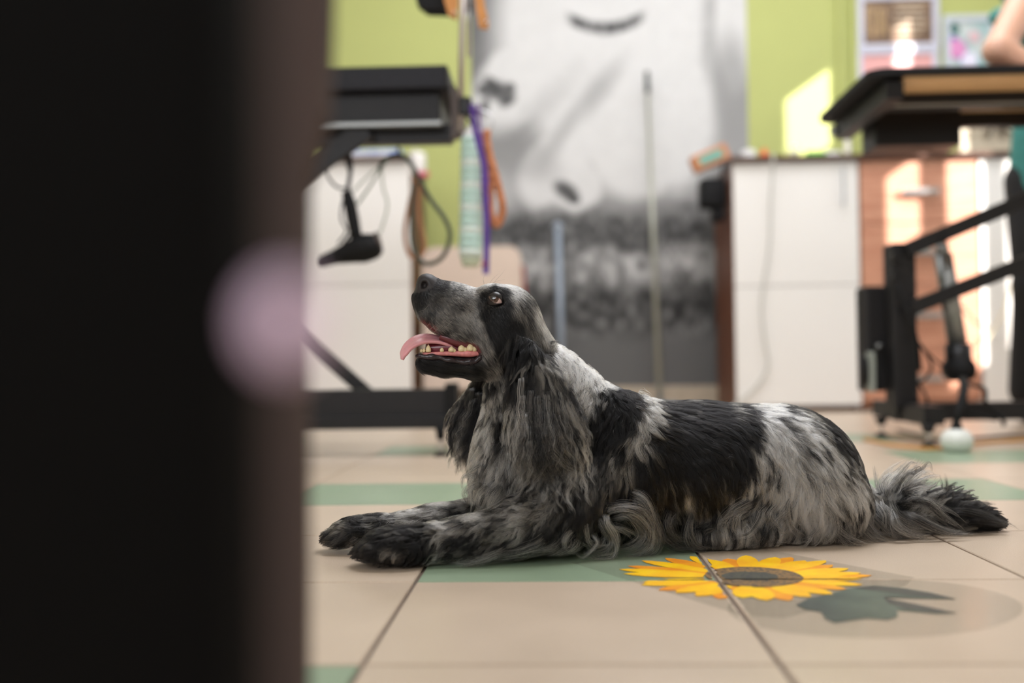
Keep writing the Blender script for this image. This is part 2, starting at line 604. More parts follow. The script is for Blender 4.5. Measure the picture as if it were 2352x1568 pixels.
# drawer unit in cherry wood
t = thing('drawer_unit', 'reddish wood drawer unit with four silver handles behind the right grooming table', 'drawer unit', None, (X_(2117, CY), CY + .27, 0))
xa, xb = X_(1982, CY), X_(2254, CY)
MB().box(((xa + xb) / 2, CY + 0.3, rzt / 2), (xb - xa - 0.004, 0.5, rzt - 0.03)).build('carcass', M_wood, t)
zsd = [0.05, Z_(800, CY, 2117), Z_(655, CY, 2117), Z_(511, CY, 2117), rzt - 0.003]
for z0, z1, hy in zip(zsd[:-1], zsd[1:], (870, 725, 581, 441)):
    d = MB().box(((xa + xb) / 2, CY + 0.006, (z0 + z1) / 2), (xb - xa - 0.004, 0.018, z1 - z0 - 0.004), None, 0.0015).build('drawer', M_wood, t)
    hz = Z_(hy, CY, 2117)
    MB().beam((X_(2076, CY), CY - 0.03, hz), (X_(2160, CY), CY - 0.03, hz), 0.012, 0.026, 0.003) \
        .cyl((X_(2086, CY), CY - 0.03, hz), (X_(2086, CY), CY, hz), 0.004).cyl((X_(2150, CY), CY - 0.03, hz), (X_(2150, CY), CY, hz), 0.004) \
        .build('handle', M_chrome, d)
# white cabinet at the right edge
t = thing('tall_cabinet', 'white cabinet at the right edge of the photo, right of the wooden drawers', 'cabinet', None, (X_(2400, CY), CY + .27, 0))
xa, xb = X_(2257, CY), X_(2257, CY) + 0.58
MB().box(((xa + xb) / 2, CY + 0.3, rzt / 2), (xb - xa - 0.004, 0.5, rzt - 0.03)).build('carcass', M_lam, t)
MB().box(((xa + xb) / 2, CY + 0.006, rzt / 2 + 0.015), (xb - xa - 0.004, 0.018, rzt - 0.04), None, 0.0015).build('door', M_lam, t)
# worktop over the right-hand units, brown top on the left cabinet
wt = MB().box(((rxa + xb) / 2, CY + 0.27, rzt + 0.012), (xb - rxa + 0.01, 0.60, 0.022), None, 0.003).build('worktop', M_counter)
tag(wt, 'dark brown worktop lying over the white cabinet and wooden drawers on the right', 'worktop')
wl = MB().box(((lxa + lxb) / 2, CY + 0.27, lzt + 0.012), (lxb - lxa + 0.02, 0.60, 0.022), None, 0.003).build('worktop', M_counter)
tag(wl, 'dark brown worktop on the left white cabinet under blue and white packages', 'worktop')
WTZ = rzt + 0.023


def on_top(px, Y):
    return (X_(px, Y), Y, WTZ)


def cable(name, pts, r, m, label, cat='cable'):
    o = MB().tube([W(*p) for p in pts], r, 8).build(name, m, smooth=True)
    return tag(o, label, cat)


M_cord = mat('grey_cord', S(196, 194, 186), 0.5)
cable('cable', [(1774, 352, CY - .040), (1776, 376, CY - .038), (1770, 470, CY - .014), (1768, 560, CY - .014), (1750, 690, CY - .014), (1756, 780, CY - .014), (1764, 840, CY - .014),
                (1740, 885, CY - .014), (1700, 922, CY - .03), (1660, 950, CY - .04)], 0.006, M_cord,
      'pale grey cable hanging down the front of the white cabinet beside the poster')
cable('cable', [(2330, 600, CY - .2), (2310, 700, CY - .1), (2280, 760, CY - .02), (2240, 815, CY - .1)], 0.0035, mat('yellow_cord', S(196, 186, 150), 0.5),
      'thin yellowish cable in front of the white cabinet at the right edge')

# --- small things on the right worktop
M_glass = mat('frosted_plastic', S(226, 226, 224), 0.2, sub=0.1)


def jar(name, label, cat, px, Y, r, h, m, capm=None, capr=0.7, caph=0.02, capn='cap'):
    b = on_top(px, Y)
    t = thing(name, label, cat, None, b)
    MB().lathe(b, [(r * .9, 0), (r, 0.004), (r, h * .75), (r * .92, h * .88), (r * capr, h)], 20).build('body', m, t, True)
    MB().lathe((b[0], b[1], b[2] + h), [(r * capr, 0), (r * capr, caph), (r * capr * .6, caph + .006)], 20).build(capn, capm or m, t, True)
    return t


t = jar('steel_jar', 'small round silver jar at the left end of the right worktop', 'jar', 1699, 5.0, 0.020, 0.022, M_alu, M_alu, 0.6, 0.006)
jar('plastic_tub', 'white plastic tub beside the small silver jar on the worktop', 'tub', 1728, 5.02, 0.036, 0.040, M_glass, mat('white_lid', S(236, 234, 230), .4), 0.95, 0.010, 'lid')
jar('bottle', 'small orange-red bottle on the right worktop', 'bottle', 1764, 5.0, 0.017, 0.042, mat('orange_plastic', S(236, 84, 40), .35), mat('orange_cap', S(245, 120, 60), .4), 0.6, 0.010)
jar('bottle', 'small clear yellowish bottle with rounded shoulders on the right worktop', 'bottle', 1832, 5.0, 0.028, 0.055, mat('cream_plastic', S(232, 232, 190), .3), M_glass, 0.5, 0.012)
jar('bottle', 'dark stub of a bottle between the pale bottles on the right worktop', 'bottle', 1800, 5.05, 0.016, 0.012, mat('dark_plastic', S(60, 70, 62), .4), None, 0.6, 0.006)
b = on_top(1885, 5.0)
t = thing('spray_bottle', 'green and white bottle lying on the right worktop', 'bottle', None, b)
MB().cyl((b[0] - 0.05, b[1], b[2] + .022), (b[0] + 0.035, b[1], b[2] + .022), 0.021, None, 20).build('body', mat('green_plastic', S(120, 190, 90), .4), t, True)
MB().cyl((b[0] + 0.035, b[1], b[2] + .022), (b[0] + 0.10, b[1], b[2] + .022), 0.019, 0.012, 20).build('cap', M_glass, t, True)
jar('plastic_tub', 'low round white pot next to the upright white tube', 'tub', 1932, 4.98, 0.020, 0.022, M_glass, None, 0.8, 0.006, 'lid')
jar('tube', 'upright white tube standing near the end of the grooming table on the worktop', 'tube', 1956, 4.99, 0.014, 0.082, mat('white_tube', S(240, 234, 224), .35), None, 0.9, 0.014)

# --- black bag and turquoise tin at the upper left corner of the right cabinet
t = thing('hanging_bag', 'black bag hanging on the brown side of the right cabinet', 'bag', None, (X_(1655, 5.0), 5.02, Z_(490, 5.0)))
MB().box((X_(1646, 5.0), 5.06, (Z_(416, 5) + Z_(484, 5)) / 2), (X_(1676, 5) - X_(1616, 5), 0.12, Z_(416, 5) - Z_(484, 5)), None, 0.02).build('pouch', M_rubber, t, True)
MB().tube([(X_(1668, 5.0), 5.04, Z_(412, 5)), (X_(1672, 5.0), 5.04, Z_(385, 5)), (X_(1676, 5.0), 5.04, WTZ)], 0.006, 8).build('strap', M_rubber, t)
MB().box((X_(1658, 5.0), 5.06, Z_(500, 5)), (0.06, 0.09, 0.06), None, 0.015).build('pocket', M_rubber, t, True)
t = thing('gift_box', 'orange box with a turquoise panel lying tilted on the black bag', 'box', None, (X_(1645, 4.97), 5.0, Z_(410, 5)))
rot = Matrix.Rotation(math.radians(-22), 3, 'Y')
cc = Vector((X_(1641, 4.97), 5.02, Z_(370, 4.97)))
MB().box(cc, (0.172, 0.10, 0.074), rot, 0.006).build('box_body', mat('orange_card', S(196, 128, 82), .6), t)
MB().box(cc + Vector((0, -0.0505, 0)), (0.115, 0.004, 0.036), rot, 0.001).build('panel', mat('turquoise_card', S(96, 172, 160), .5), t)

# --- left worktop: packages
LTZ = lzt + 0.023
M_blue = mat('blue_plastic_film', S(70, 110, 200), .3, col2=S(170, 185, 220), scale=12)
t = thing('package', 'flat blue and white package lying on the left worktop', 'package', None, (X_(860, 5.0), 5.03, LTZ))
MB().box((X_(858, 5.0), 5.04, LTZ + 0.024), (0.30, 0.18, 0.044), None, 0.012).build('wrapper', M_blue, t, True)
MB().box((X_(858, 5.0), 4.948, LTZ + 0.018), (0.27, 0.004, 0.016), None, 0.001).build('white_band', M_lam, t)
t = thing('paper_bag', 'small white bag hanging off the right corner of the left worktop', 'bag', None, (X_(960, 4.9), 4.92, LTZ))
MB().box((X_(962, 4.9), 4.93, Z_(368, 4.9)), (0.075, 0.06, 0.10), None, 0.015).build('bag_body', M_lam, t, True)
MB().tube([(X_(950, 4.9), 4.93, Z_(345, 4.9)), (X_(955, 4.9), 4.93, Z_(336, 4.9)), (X_(970, 4.9), 4.93, Z_(345, 4.9))], 0.003, 6).build('handle', M_lam, t)
t = thing('bow', 'pink fabric bow hanging beside the left cabinet', 'bow', None, (X_(974, 4.88), 4.882, Z_(396, 4.88)))
cpt = Vector((X_(974, 4.88), 4.882, Z_(396, 4.88)))
M_pink = mat('pink_fabric', S(206, 84, 110), .7)
for s_ in (-1, 1):
    MB().sph(cpt + Vector((s_ * .016, 0, 0)), 0.018, (1, .5, .8)).build('loop', M_pink, t, True)
MB().sph(cpt, 0.008).build('knot', M_pink, t, True)

# --- cream chair in front of the poster's left edge
M_cream = mat('cream_leatherette', S(216, 196, 180), .5, noise=0.04, scale=10)
CHY = 5.02
t = thing('armchair', 'cream upholstered low chair with rounded back below the poster, behind the dog\'s head', 'chair', None, (X_(1085, CHY), CHY + .2, 0))
xa, xb = X_(972, CHY), X_(1200, CHY)
zt_, zb_ = Z_(566, CHY, 1085), 0.12
prof = []
rr = 0.06
for k in range(7):
    a = PI / 2 * k / 6
    prof.append((xb - rr + rr * math.cos(a), CHY, zt_ - rr + rr * math.sin(a)))
for k in range(7):
    a = PI / 2 + PI / 2 * k / 6
    prof.append((xa + rr + rr * math.cos(a), CHY, zt_ - rr + rr * math.sin(a)))
prof += [(xa, CHY, zb_), (xb, CHY, zb_)]
MB().prism(prof, (0, 0.07, 0)).build('backrest', M_cream, t)
MB().box(((xa + xb) / 2, CHY + 0.24, 0.40), (xb - xa, 0.36, 0.09), None, 0.03).build('seat', M_cream, t, True)
for sx in (xa + .04, xb - .04):
    for sy in (CHY + .04, CHY + .36):
        MB().cyl((sx, sy, 0.0), (sx, sy, 0.38), 0.012, 0.016, 12).build('leg', M_chrome, t)
MB().tube([(xb + 0.008, CHY + .03, Z_(560, CHY) - 0.1), (xb + 0.012, CHY + .03, Z_(640, CHY)), (xb + .012, CHY + .03, Z_(700, CHY))], 0.008, 8).build('piping', mat('dark_red_piping', S(150, 60, 56), .6), t, True)

# --- mop and broom leaning on the poster
M_pole = mat('mop_pole', S(168, 168, 154), .35, metal=.3)
t = thing('mop', 'tall grey-green mop pole with a dark grip leaning against the poster', 'mop', None, tuple(W(1516, 930, 5.35)))
pt, pb = W(1486, 168, 5.52), W(1516, 940, 5.36)
g_ = pt.lerp(pb, 0.062)
MB().cyl(pt, g_, 0.0125, 0.0125, 14).sph(pt, 0.0125).build('grip', mat('dark_green_grip', S(44, 52, 46), .6), t, True)
MB().cyl(g_, pb, 0.0105, 0.0135, 14).build('pole', M_pole, t, True)
M_bluep = mat('blue_mop_plastic', S(86, 130, 168), .5)
MB().box(pb + Vector((0, 0, 0.02)), (0.16, 0.07, 0.025), None, 0.008).build('clamp', M_bluep, t)
mp = MB()
for k in range(26):
    x = -0.09 + 0.18 * (k + .5) / 26
    mp.tube([pb + Vector((x * .8, -.02, .01)), pb + Vector((x, -.05, -.005)), Vector((pb.x + x * 1.15, pb.y - .075, 0.010))], 0.005, 5, 3)
mp.build('mop_strands', mat('mop_yarn', S(190, 190, 188), .9), t)['kind'] = 'stuff'
t = thing('broom', 'shorter broom with a pale blue-grey handle leaning on the poster, behind the dog\'s neck', 'broom', None, tuple(W(1290, 930, 5.4)))
pt, pb = W(1281, 520, 5.55), W(1292, 925, 5.42)
MB().cyl(pt, pb, 0.017, 0.0185, 14).build('handle', mat('blue_grey_plastic', S(150, 160, 172), .4), t, True)
MB().sph(pt, 0.026, (1, 1, .9)).build('end_cap', mat('pale_cap', S(160, 170, 182), .4), t, True)
pb.z = 0.13
MB().box(pb, (0.22, 0.04, 0.05), None, 0.008).build('head', M_bluep, t)
mp = MB()
for k in range(60):
    x = -0.10 + 0.20 * (k % 20 + .5) / 20
    y = (k // 20 - 1) * .012
    mp.cyl(pb + Vector((x, y, -.02)), Vector((pb.x + x * 1.15, pb.y + y * 1.5, 0.001)), 0.002, 0.0015, 5)
mp.build('bristles', mat('bristle', S(90, 92, 96), .8), t)['kind'] = 'stuff'

# --- pictures on the right wall
fy = WY - 0.02


def frame(name, label, cat, x0, y0, x1, y1, th=0.018, mf=None):
    t = thing(name, label, cat, None, (X_((x0 + x1) / 2, fy), fy, Z_(y1, fy, x0)))
    a, b = W(x0, y0, fy), W(x1, y1, fy)
    f_ = MB()
    w_ = 0.032
    f_.box(((a.x + b.x) / 2, fy, a.z - w_ / 2), (b.x - a.x, th, w_), None, .003)
    f_.box(((a.x + b.x) / 2, fy, b.z + w_ / 2), (b.x - a.x, th, w_), None, .003)
    f_.box((a.x + w_ / 2, fy, (a.z + b.z) / 2), (w_, th, a.z - b.z - 2 * w_), None, .003)
    f_.box((b.x - w_ / 2, fy, (a.z + b.z) / 2), (w_, th, a.z - b.z - 2 * w_), None, .003)
    f_.build('frame', mf or mat('white_frame', S(208, 208, 222), .4), t)
    return t, a, b


M_plum = mat('bronze_print', S(150, 122, 96), .35, col2=S(92, 70, 56), scale=26)
M_pinkp = mat('pink_print', S(238, 176, 172), .5, noise=0.08, scale=8)
t, a, b = frame('framed_certificate', 'white-framed bronze and brown certificate on the green wall above the pink sheet', 'picture', 1968, -12, 2158, 112)
MB().box(((a.x + b.x) / 2, fy + 0.006, (a.z + b.z) / 2), (b.x - a.x - .05, 0.004, a.z - b.z - .05)).build('print', M_plum, t)
for k in range(6):          # lines of print on the right half
    z = a.z - 0.055 - 0.030 * k
    ln = [0.16, 0.12, 0.17, 0.15, 0.17, 0.10][k]
    MB().box((a.x + 0.27, fy + 0.003, z), (ln, 0.002, 0.011)).build('print_line', mat('pale_print', S(206, 186, 160), .4), t)
# figure in gold line-work on the left half
gm = MB()
rg = random.Random(4)
for k in range(9):
    x, z = a.x + 0.05 + 0.012 * k, a.z - 0.06 - 0.012 * rg.random()
    gm.tube([(x, fy + .003, z), (x + .02 * rg.uniform(-1, 1), fy + .003, z - .07), (x + .02 * rg.uniform(-1, 1), fy + .003, z - .15)], 0.0022, 5, 5)
gm.build('line_ornament', mat('gold_line', S(214, 180, 120), .4), t)
t, a, b = frame('framed_notice', 'white-framed pink sheet on the wall under the bronze certificate', 'picture', 1966, 113, 2158, 236)
MB().box(((a.x + b.x) / 2, fy + 0.006, (a.z + b.z) / 2), (b.x - a.x - .05, 0.004, a.z - b.z - .05)).build('print', M_pinkp, t)
t, a, b = frame('framed_picture', 'white-framed turquoise and violet picture behind the groomer\'s elbow', 'picture', 2166, 36, 2290, 168, mf=mat('silver_frame', S(206, 212, 220), .3))
MB().box(((a.x + b.x) / 2, fy + 0.006, (a.z + b.z) / 2), (b.x - a.x - .05, 0.004, a.z - b.z - .05)).build('print', mat('teal_print', S(128, 176, 178), .3, col2=S(206, 214, 212), scale=9), t)
for (x, y, r, c) in ((2196, 112, .050, (226, 150, 200)), (2188, 96, .030, (120, 110, 190)), (2226, 138, .042, (236, 232, 250)), (2192, 66, .026, (60, 110, 104)), (2212, 128, .03, (130, 120, 205)), (2238, 84, .03, (226, 190, 196))):
    p = W(x, y, fy)
    MB().cyl((p.x, fy - .002 - r * .05, p.z), (p.x, fy + .005, p.z), r, None, 24).build('print_spot', mat('spot_%d_%d' % (x, y), S(*c), .25), t)
# socket strip on the wall behind the right table
sy_ = 5.30
t = thing('socket_panel', 'beige panel with three sockets and plugs standing on the worktop under the right table', 'socket panel', None, (X_(2270, sy_), sy_, WTZ))
a, b = W(2206, 272, sy_), W(2334, 345, sy_)
MB().box(((a.x + b.x) / 2, sy_ + .015, (a.z + WTZ) / 2), (b.x - a.x, .03, a.z - WTZ), None, .004).build('plate', mat('beige_plastic', S(196, 184, 160), .5), t)
for px in (2228, 2262, 2300):
    p = W(px, 310, sy_)
    MB().cyl((p.x, sy_ - .004, p.z), (p.x, sy_ + .004, p.z), .022, None, 20).cyl((p.x - .008, sy_ - .006, p.z), (p.x - .008, sy_, p.z), .003).cyl((p.x + .008, sy_ - .006, p.z), (p.x + .008, sy_, p.z), .003) \
        .build('socket', mat('socket_plastic', S(150, 138, 116), .5), t)
p = W(2273, 280, sy_ - .02)
MB().box(p, (.03, .03, .025), None, .004).tube([p, p + Vector((0.002, -.01, -.03)), p + Vector((-.004, 0, -.075))], .006, 8).build('plug', M_blackp, t)
p = W(2300, 290, sy_ - .02)
MB().box(p, (.03, .03, .025), None, .004).tube([p, p + Vector((0.03, -.01, -.03)), p + Vector((.07, 0, -.05)), p + Vector((.09, 0, -.12))], .006, 8).build('plug', M_blackp, t)

# ------------------------------------------------------------------ right grooming table
TY = 2.93
TZ = Z_(150, TY, 2250)
RT = thing('grooming_table', 'black electric grooming table with tan underside at the right edge', 'table', None, (X_(2300, 3.2), 3.2, 0))
xl_, xr_ = X_(2012, TY), X_(2012, TY) + 1.25
zt_ = TZ
top = MB()
cr_ = 0.05
poly = []
for cx, cy, a0 in ((xl_ + cr_, TY + cr_, 180), (xr_ - cr_, TY + cr_, 270), (xr_ - cr_, TY + .60 - cr_, 0), (xl_ + cr_, TY + .60 - cr_, 90)):
    for k in range(6):
        a = math.radians(a0 + 18 * k)
        poly.append((cx + cr_ * math.cos(a), cy + cr_ * math.sin(a), zt_ - 0.020))
top.prism(poly, (0, 0, 0.020)).build('tabletop', M_rubber, RT)
MB().box(((xl_ + xr_) / 2, TY + .30, zt_ - 0.024), (xr_ - xl_ - .20, .55, 0.008)).build('underside', M_ply, RT)
zf = zt_ - 0.028
MB().beam((xl_ + .075, TY + .03, zf - .026), (xl_ + .075, TY + .57, zf - .026), .05, .05).build('frame_beam', M_black, RT)
MB().beam((xr_ - .075, TY + .03, zf - .026), (xr_ - .075, TY + .57, zf - .026), .05, .05).build('frame_beam', M_black, RT)
for yy in (TY + .20, TY + .46):
    MB().beam((xl_ + .10, yy, zf - .022), (xr_ - .10, yy, zf - .022), .04, .044).build('frame_beam', M_black, RT)
MB().beam((xl_ + .10, TY + .176, zf - .036), (xr_ - .10, TY + .176, zf - .036), .006, .008).build('sheen_strip', M_alu, RT)  # thin strip added for the highlight line along the beam
a, b = W(2006, 276, 3.30), W(2206, 333, 3.30)
MB().box(((a.x + b.x) / 2, 3.36, (zf + b.z) / 2), (b.x - a.x, .14, zf - b.z), None, .006).build('control_box', M_blackp, RT)
# little end clamp on the far left corner
p = W(1925, 300, 3.5)
MB().box(p, (.05, .03, .03), None, .006).build('corner_bracket', M_alu, RT)
# lifting linkage
a, b = W(2047, 558, 3.12), W(2110, 925, 3.12)
MB().box(((a.x + b.x) / 2, 3.16, (a.z + .09) / 2), (b.x - a.x, .09, a.z - .09), None, .006).build('post', M_black, RT)
for yy, ofs in ((3.10, 0), (3.24, .03)):
    for (p0, p1) in (((2082, 574), (2560, 372)), ((2092, 708), (2560, 522))):
        A, B = W(*p0, yy), W(*p1, yy)
        MB().beam(A, B, .022, .042, .003).build('lift_arm', M_black, RT)
xp = W(2560, 372, 3.17)
MB().beam((xp.x, 3.17, W(2560, 540, 3.17).z), (xp.x, 3.17, zf - .03), .05, .06).build('post', M_black, RT)
for px, py in ((2060, 590), (2092, 710), (2165, 548), (2060, 640)):
    p = W(px, py, 3.085)
    MB().cyl(p, p + Vector((0, .02, 0)), .014, None, 14).build('bolt', M_blackp, RT)
A, B = W(2166, 585, 3.16), W(2199, 790, 3.16)
MB().cyl(W(2163, 560, 3.16), A, .016, .02, 16).build('actuator_rod', M_alu, RT, True)
MB().cyl(A, B, .026, .028, 20).build('actuator_tube', M_alu, RT, True)
C_ = W(2206, 872, 3.16)
MB().cyl(B, C_, .036, .038, 20).build('motor', M_blackp, RT, True)
p = W(2217, 848, 3.10)
MB().cyl(p, p + Vector((0, .09, 0)), .034, .036, 24).build('motor_disc', M_rubber, RT, True)
a, b = W(1986, 657, 3.2), W(2062, 898, 3.2)
MB().box(((a.x + b.x) / 2, 3.25, (a.z + b.z) / 2), (b.x - a.x, .1, a.z - b.z), None, .008).build('motor_housing', M_black, RT)
for px, py in ((2019, 795), (2057, 795)):
    p = W(px, py, 3.19)
    MB().sph(p, .009).build('bolt', M_alu, RT, True)
MB().cyl(W(2019, 797, 3.185), W(2057, 797, 3.185), .007).build('hinge_pin', M_blackp, RT)
p = W(2052, 864, 3.19)
MB().sph(p, .016, (.8, .4, 1)).cyl(p + Vector((0, 0, .01)), p + Vector((0, 0, .026)), .007).build('emblem', mat('grey_enamel', S(168, 166, 160), .4), RT, True)
a, b = W(1992, 808, 3.17), W(2008, 900, 3.17)
MB().box(((a.x + b.x) / 2, 3.17, (a.z + b.z) / 2), (b.x - a.x, .04, a.z - b.z), None, .004).build('switch_plate', mat('grey_green_plate', S(140, 146, 138), .5), RT)
p = W(1984, 852, 3.17)
MB().sph(p, .030, (.5, .6, 1.6)).build('switch_knob', M_blackp, RT, True)
# base frame
zb1 = .085
for ya, yb in ((2.90, 3.46),):
    A, B = W(2146, 950, 2.92), W(2024, 940, 3.44)
    A.z = B.z = 0.083
    MB().beam(A, B, .055, .05, .003).build('base_foot', M_black, RT)
A2 = Vector((A.x + 1.1, A.y, A.z))
B2 = Vector((A.x + 1.1, B.y, B.z))
MB().beam(A2, B2, .055, .05, .003).build('base_foot', M_black, RT)
MB().beam((A.x - .03, 3.17, .083), (A.x + 1.1, 3.17, .083), .06, .052, .003).build('base_bar', M_black, RT)
for px, py, Yf in ((2133, 1026, None), (2025, 1003, None)):
    g = G(px, py)
    tp = Vector((g.x, g.y, .06))
    MB().cyl(tp, tp + Vector((0, 0, -.022)), .020, .012, 14).build('levelling_socket', M_black, RT, True)
    f_ = MB().cyl((g.x, g.y, .008), (g.x, g.y, .05), .004).build('threaded_rod', M_chrome, RT)
    MB().lathe((g.x, g.y, 0.0), [(.020, 0), (.020, .004), (.012, .012), (.005, .014)], 18).build('levelling_foot', M_rubber, RT, True)
for Yf in (2.94, 3.44):
    MB().lathe((A.x + 1.1, Yf, 0.0), [(.020, 0), (.020, .004), (.012, .012), (.005, .058)], 18).build('levelling_foot', M_rubber, RT, True)
# cables of the table
for pts, r in (([(2095, 770, 3.1), (2120, 800, 3.05), (2140, 840, 3.05), (2125, 870, 3.06), (2105, 880, 3.08)], .004),
               ([(2110, 880, 3.1), (2125, 905, 3.05), (2130, 925, 3.05), (2115, 935, 3.06)], .004),
               ([(2060, 650, 3.08), (2085, 720, 3.06), (2105, 780, 3.06), (2112, 850, 3.08)], .007),
               ([(2215, 880, 3.1), (2240, 885, 3.08), (2262, 895, 3.08), (2266, 930, 3.08), (2300, 960, 3.08), (2306, 975, 3.06)], .006),
               ([(2208, 870, 3.08), (2218, 910, 3.06), (2224, 950, 3.05), (2290, 962, 3.08)], .006),
               ([(2120, 800, 3.1), (2160, 836, 3.1), (2180, 838, 3.1)], .003)):
    MB().tube([W(*p) for p in pts], r, 8).build('cable', M_rubber, RT, True)
# white cup on the floor with the black stem standing in it
g = G(2198, 1037)
t = thing('floor_pot', 'round white cup on the floor under the right table', 'pot', None, (g.x, g.y, 0))
R_ = .040
MB().lathe((g.x, g.y, 0), [(.018, 0), (.032, .004), (R_, .020), (R_, .034), (.032, .050), (.022, .056), (.018, .052), (.012, .04)], 28).build('cup_body', mat('white_ceramic', S(222, 224, 218), .35), t, True)
MB().lathe((g.x, g.y, .050), [(.0185, 0), (.0205, .004), (.0205, .007), (.0185, .008)], 24).build('rim', mat('white_ceramic', S(222, 224, 218), .35), t, True)
t = thing('pedal_stand', 'black stem with a flared end standing in the white floor cup', 'stand', None, (g.x, g.y, .045))
MB().lathe((g.x, g.y, .045), [(.018, 0), (.018, .006), (.010, .03), (.009, .034)], 20).build('stand_base', M_rubber, t, True)
MB().tube([(g.x, g.y, .07), W(2204, 940, g.y), W(2214, 895, g.y + .05), W(2212, 872, g.y + .25)], [.008, .011, .012], 10).build('stem', M_rubber, t, True)
# power lead lying on the floor
MO = mat('yellow_orange_cord', S(206, 150, 74), .5)
o = MB().tube([G(1985, 1012), G(2040, 1024), G(2090, 1030), G(2150, 1034), G(2260, 1020), G(2380, 1012)], .0045, 8, 8).build('extension_cord', MO, smooth=True)
o.location.z = .0045
tag(o, 'yellow-orange cord lying on the floor under the right grooming table', 'cord')
o = MB().tube([G(2060, 990), G(2110, 1002), G(2160, 1014), G(2220, 1010), G(2300, 1004), G(2400, 1000)], .004, 8, 8).build('extension_cord', mat('brown_cord', S(96, 66, 46), .5), smooth=True)
o.location.z = .004
tag(o, 'brown cord lying behind the yellow one under the right table', 'cord')

# ------------------------------------------------------------------ left grooming table
LY = 2.85
LT = thing('grooming_table', 'black grooming table at the left, hung with a dryer and leashes', 'table', None, (X_(700, 3.0), 3.1, 0))
xr2 = X_(1036, LY)
xl2 = xr2 - 1.2
z1, z2, z3 = Z_(150, LY, 900), Z_(206, LY, 900), Z_(272, LY, 900)
MB().box(((xl2 + xr2) / 2, LY + .30, (z1 + z2) / 2), (xr2 - xl2, .60, z1 - z2), None, .008).build('tabletop', mat('black_mat', S(30, 30, 35), .5, noise=.2, scale=60, spec=.25), LT)
MB().box(((xl2 + xr2) / 2 - .01, LY + .20, (z2 + z3) / 2), (xr2 - xl2 - .03, .32, z2 - z3 + .004), None, .004).build('frame_box', M_black, LT)
MB().beam((xl2 + .1, LY + .03, Z_(281, LY, 900)), (xr2 - .02, LY + .03, Z_(281, LY, 900)), .03, .012, .002).build('sheen_strip', M_alu, LT)  # pale strip added for the reflected light below the frame box
MB().beam((xl2 + .05, LY + .10, Z_(312, LY + .1, 900)), (X_(1046, LY + .1), LY + .10, Z_(312, LY + .1, 900)), .05, .05, .003).build('frame_beam', M_black, LT)
p = W(1046, 230, LY + .01)
MB().prism([W(1034, 180, LY), W(1046, 195, LY), W(1064, 262, LY), W(1058, 300, LY), W(1032, 312, LY)], (0, .05, 0), .035).build('clamp', mat('brown_black_clamp', S(70, 52, 42), .45, noise=.3, scale=30), LT)
for yy in (LY + .05, LY + .22):
    MB().beam(W(845, 296, yy), W(560, 492, yy), .026, .058, .003).build('lift_arm', M_black, LT)
    MB().beam(W(846, 905, yy), W(500, 600, yy), .022, .036, .003).build('lift_arm', M_black, LT)
MB().beam(W(520, 480, LY + .14), W(520, 930, LY + .14), .05, .05).build('post', M_black, LT)
zA, zB = .24 - (988 - 838) / F * 2.78, .24 - (893 - 838) / F * 2.78
MB().box((X_(1040, 2.78) - .6, 2.83, (zA + zB) / 2 + .012), (1.2, .06, (zB - zA) - .03), None, .004).build('base_bar', M_black, LT)
MB().box((X_(1040, 2.78) - .6, 2.815, zA + .018), (1.19, .07, .034), None, .003).build('base_rail', M_blackp, LT)
MB().box((X_(1033, 2.78), 2.83, (zA + zB) / 2 + .016), (.03, .09, (zB - zA) - .01), None, .004).build('end_cap', M_rubber, LT)
for px, py in ((1009, 1050),):
    g = G(px, py)
    MB().cyl((g.x, g.y + .04, zA + .01), (g.x, g.y + .04, zA - .028), .016, .010, 14).build('levelling_socket', M_rubber, LT, True)
    MB().cyl((g.x, g.y + .04, .008), (g.x, g.y + .04, zA), .0035).build('threaded_rod', M_chrome, LT)
    MB().lathe((g.x, g.y + .04, 0), [(.019, 0), (.019, .004), (.010, .010), (.005, .012)], 18).build('levelling_foot', M_rubber, LT, True)
for dx in (0.0, -1.1):
    MB().beam((X_(1033, 2.78) + dx, 2.86, zA + .03), (X_(1033, 2.78) + dx, 3.4, zA + .03), .05, .05, .003).build('base_foot', M_black, LT)
    for yy in (2.86, 3.38):
        if dx or yy > 3:
            MB().lathe((X_(1012, 2.78) + dx, yy, 0), [(.019, 0), (.019, .004), (.010, .010), (.005, .012), (.005, zA + .01)], 14).build('levelling_foot', M_rubber, LT, True)
# grooming arm rising from the clamp
t = thing('steel_pole', 'upright steel grooming arm clamped to the end of the left table', 'pole', None, tuple(W(1060, 290, LY)))
MB().cyl(W(1057, 300, LY - .012), W(1065, -120, LY - .012), .0085, .0085, 14).build('pole', mat('worn_steel', S(176, 166, 158), .45, metal=.6), t, True)
MB().cyl(W(1077, 130, LY - .012), W(1075, -80, LY - .012), .004, .005, 10).build('rod', M_chrome, t, True)
MB().box(W(1068, 245, LY - .014), (.035, .024, .05), None, .006).build('clamp_block', M_blackp, t)
MB().cyl(W(1074, 250, LY - .015), W(1096, 262, LY - .015), .010, .012, 12).build('clamp_screw', M_rubber, t)
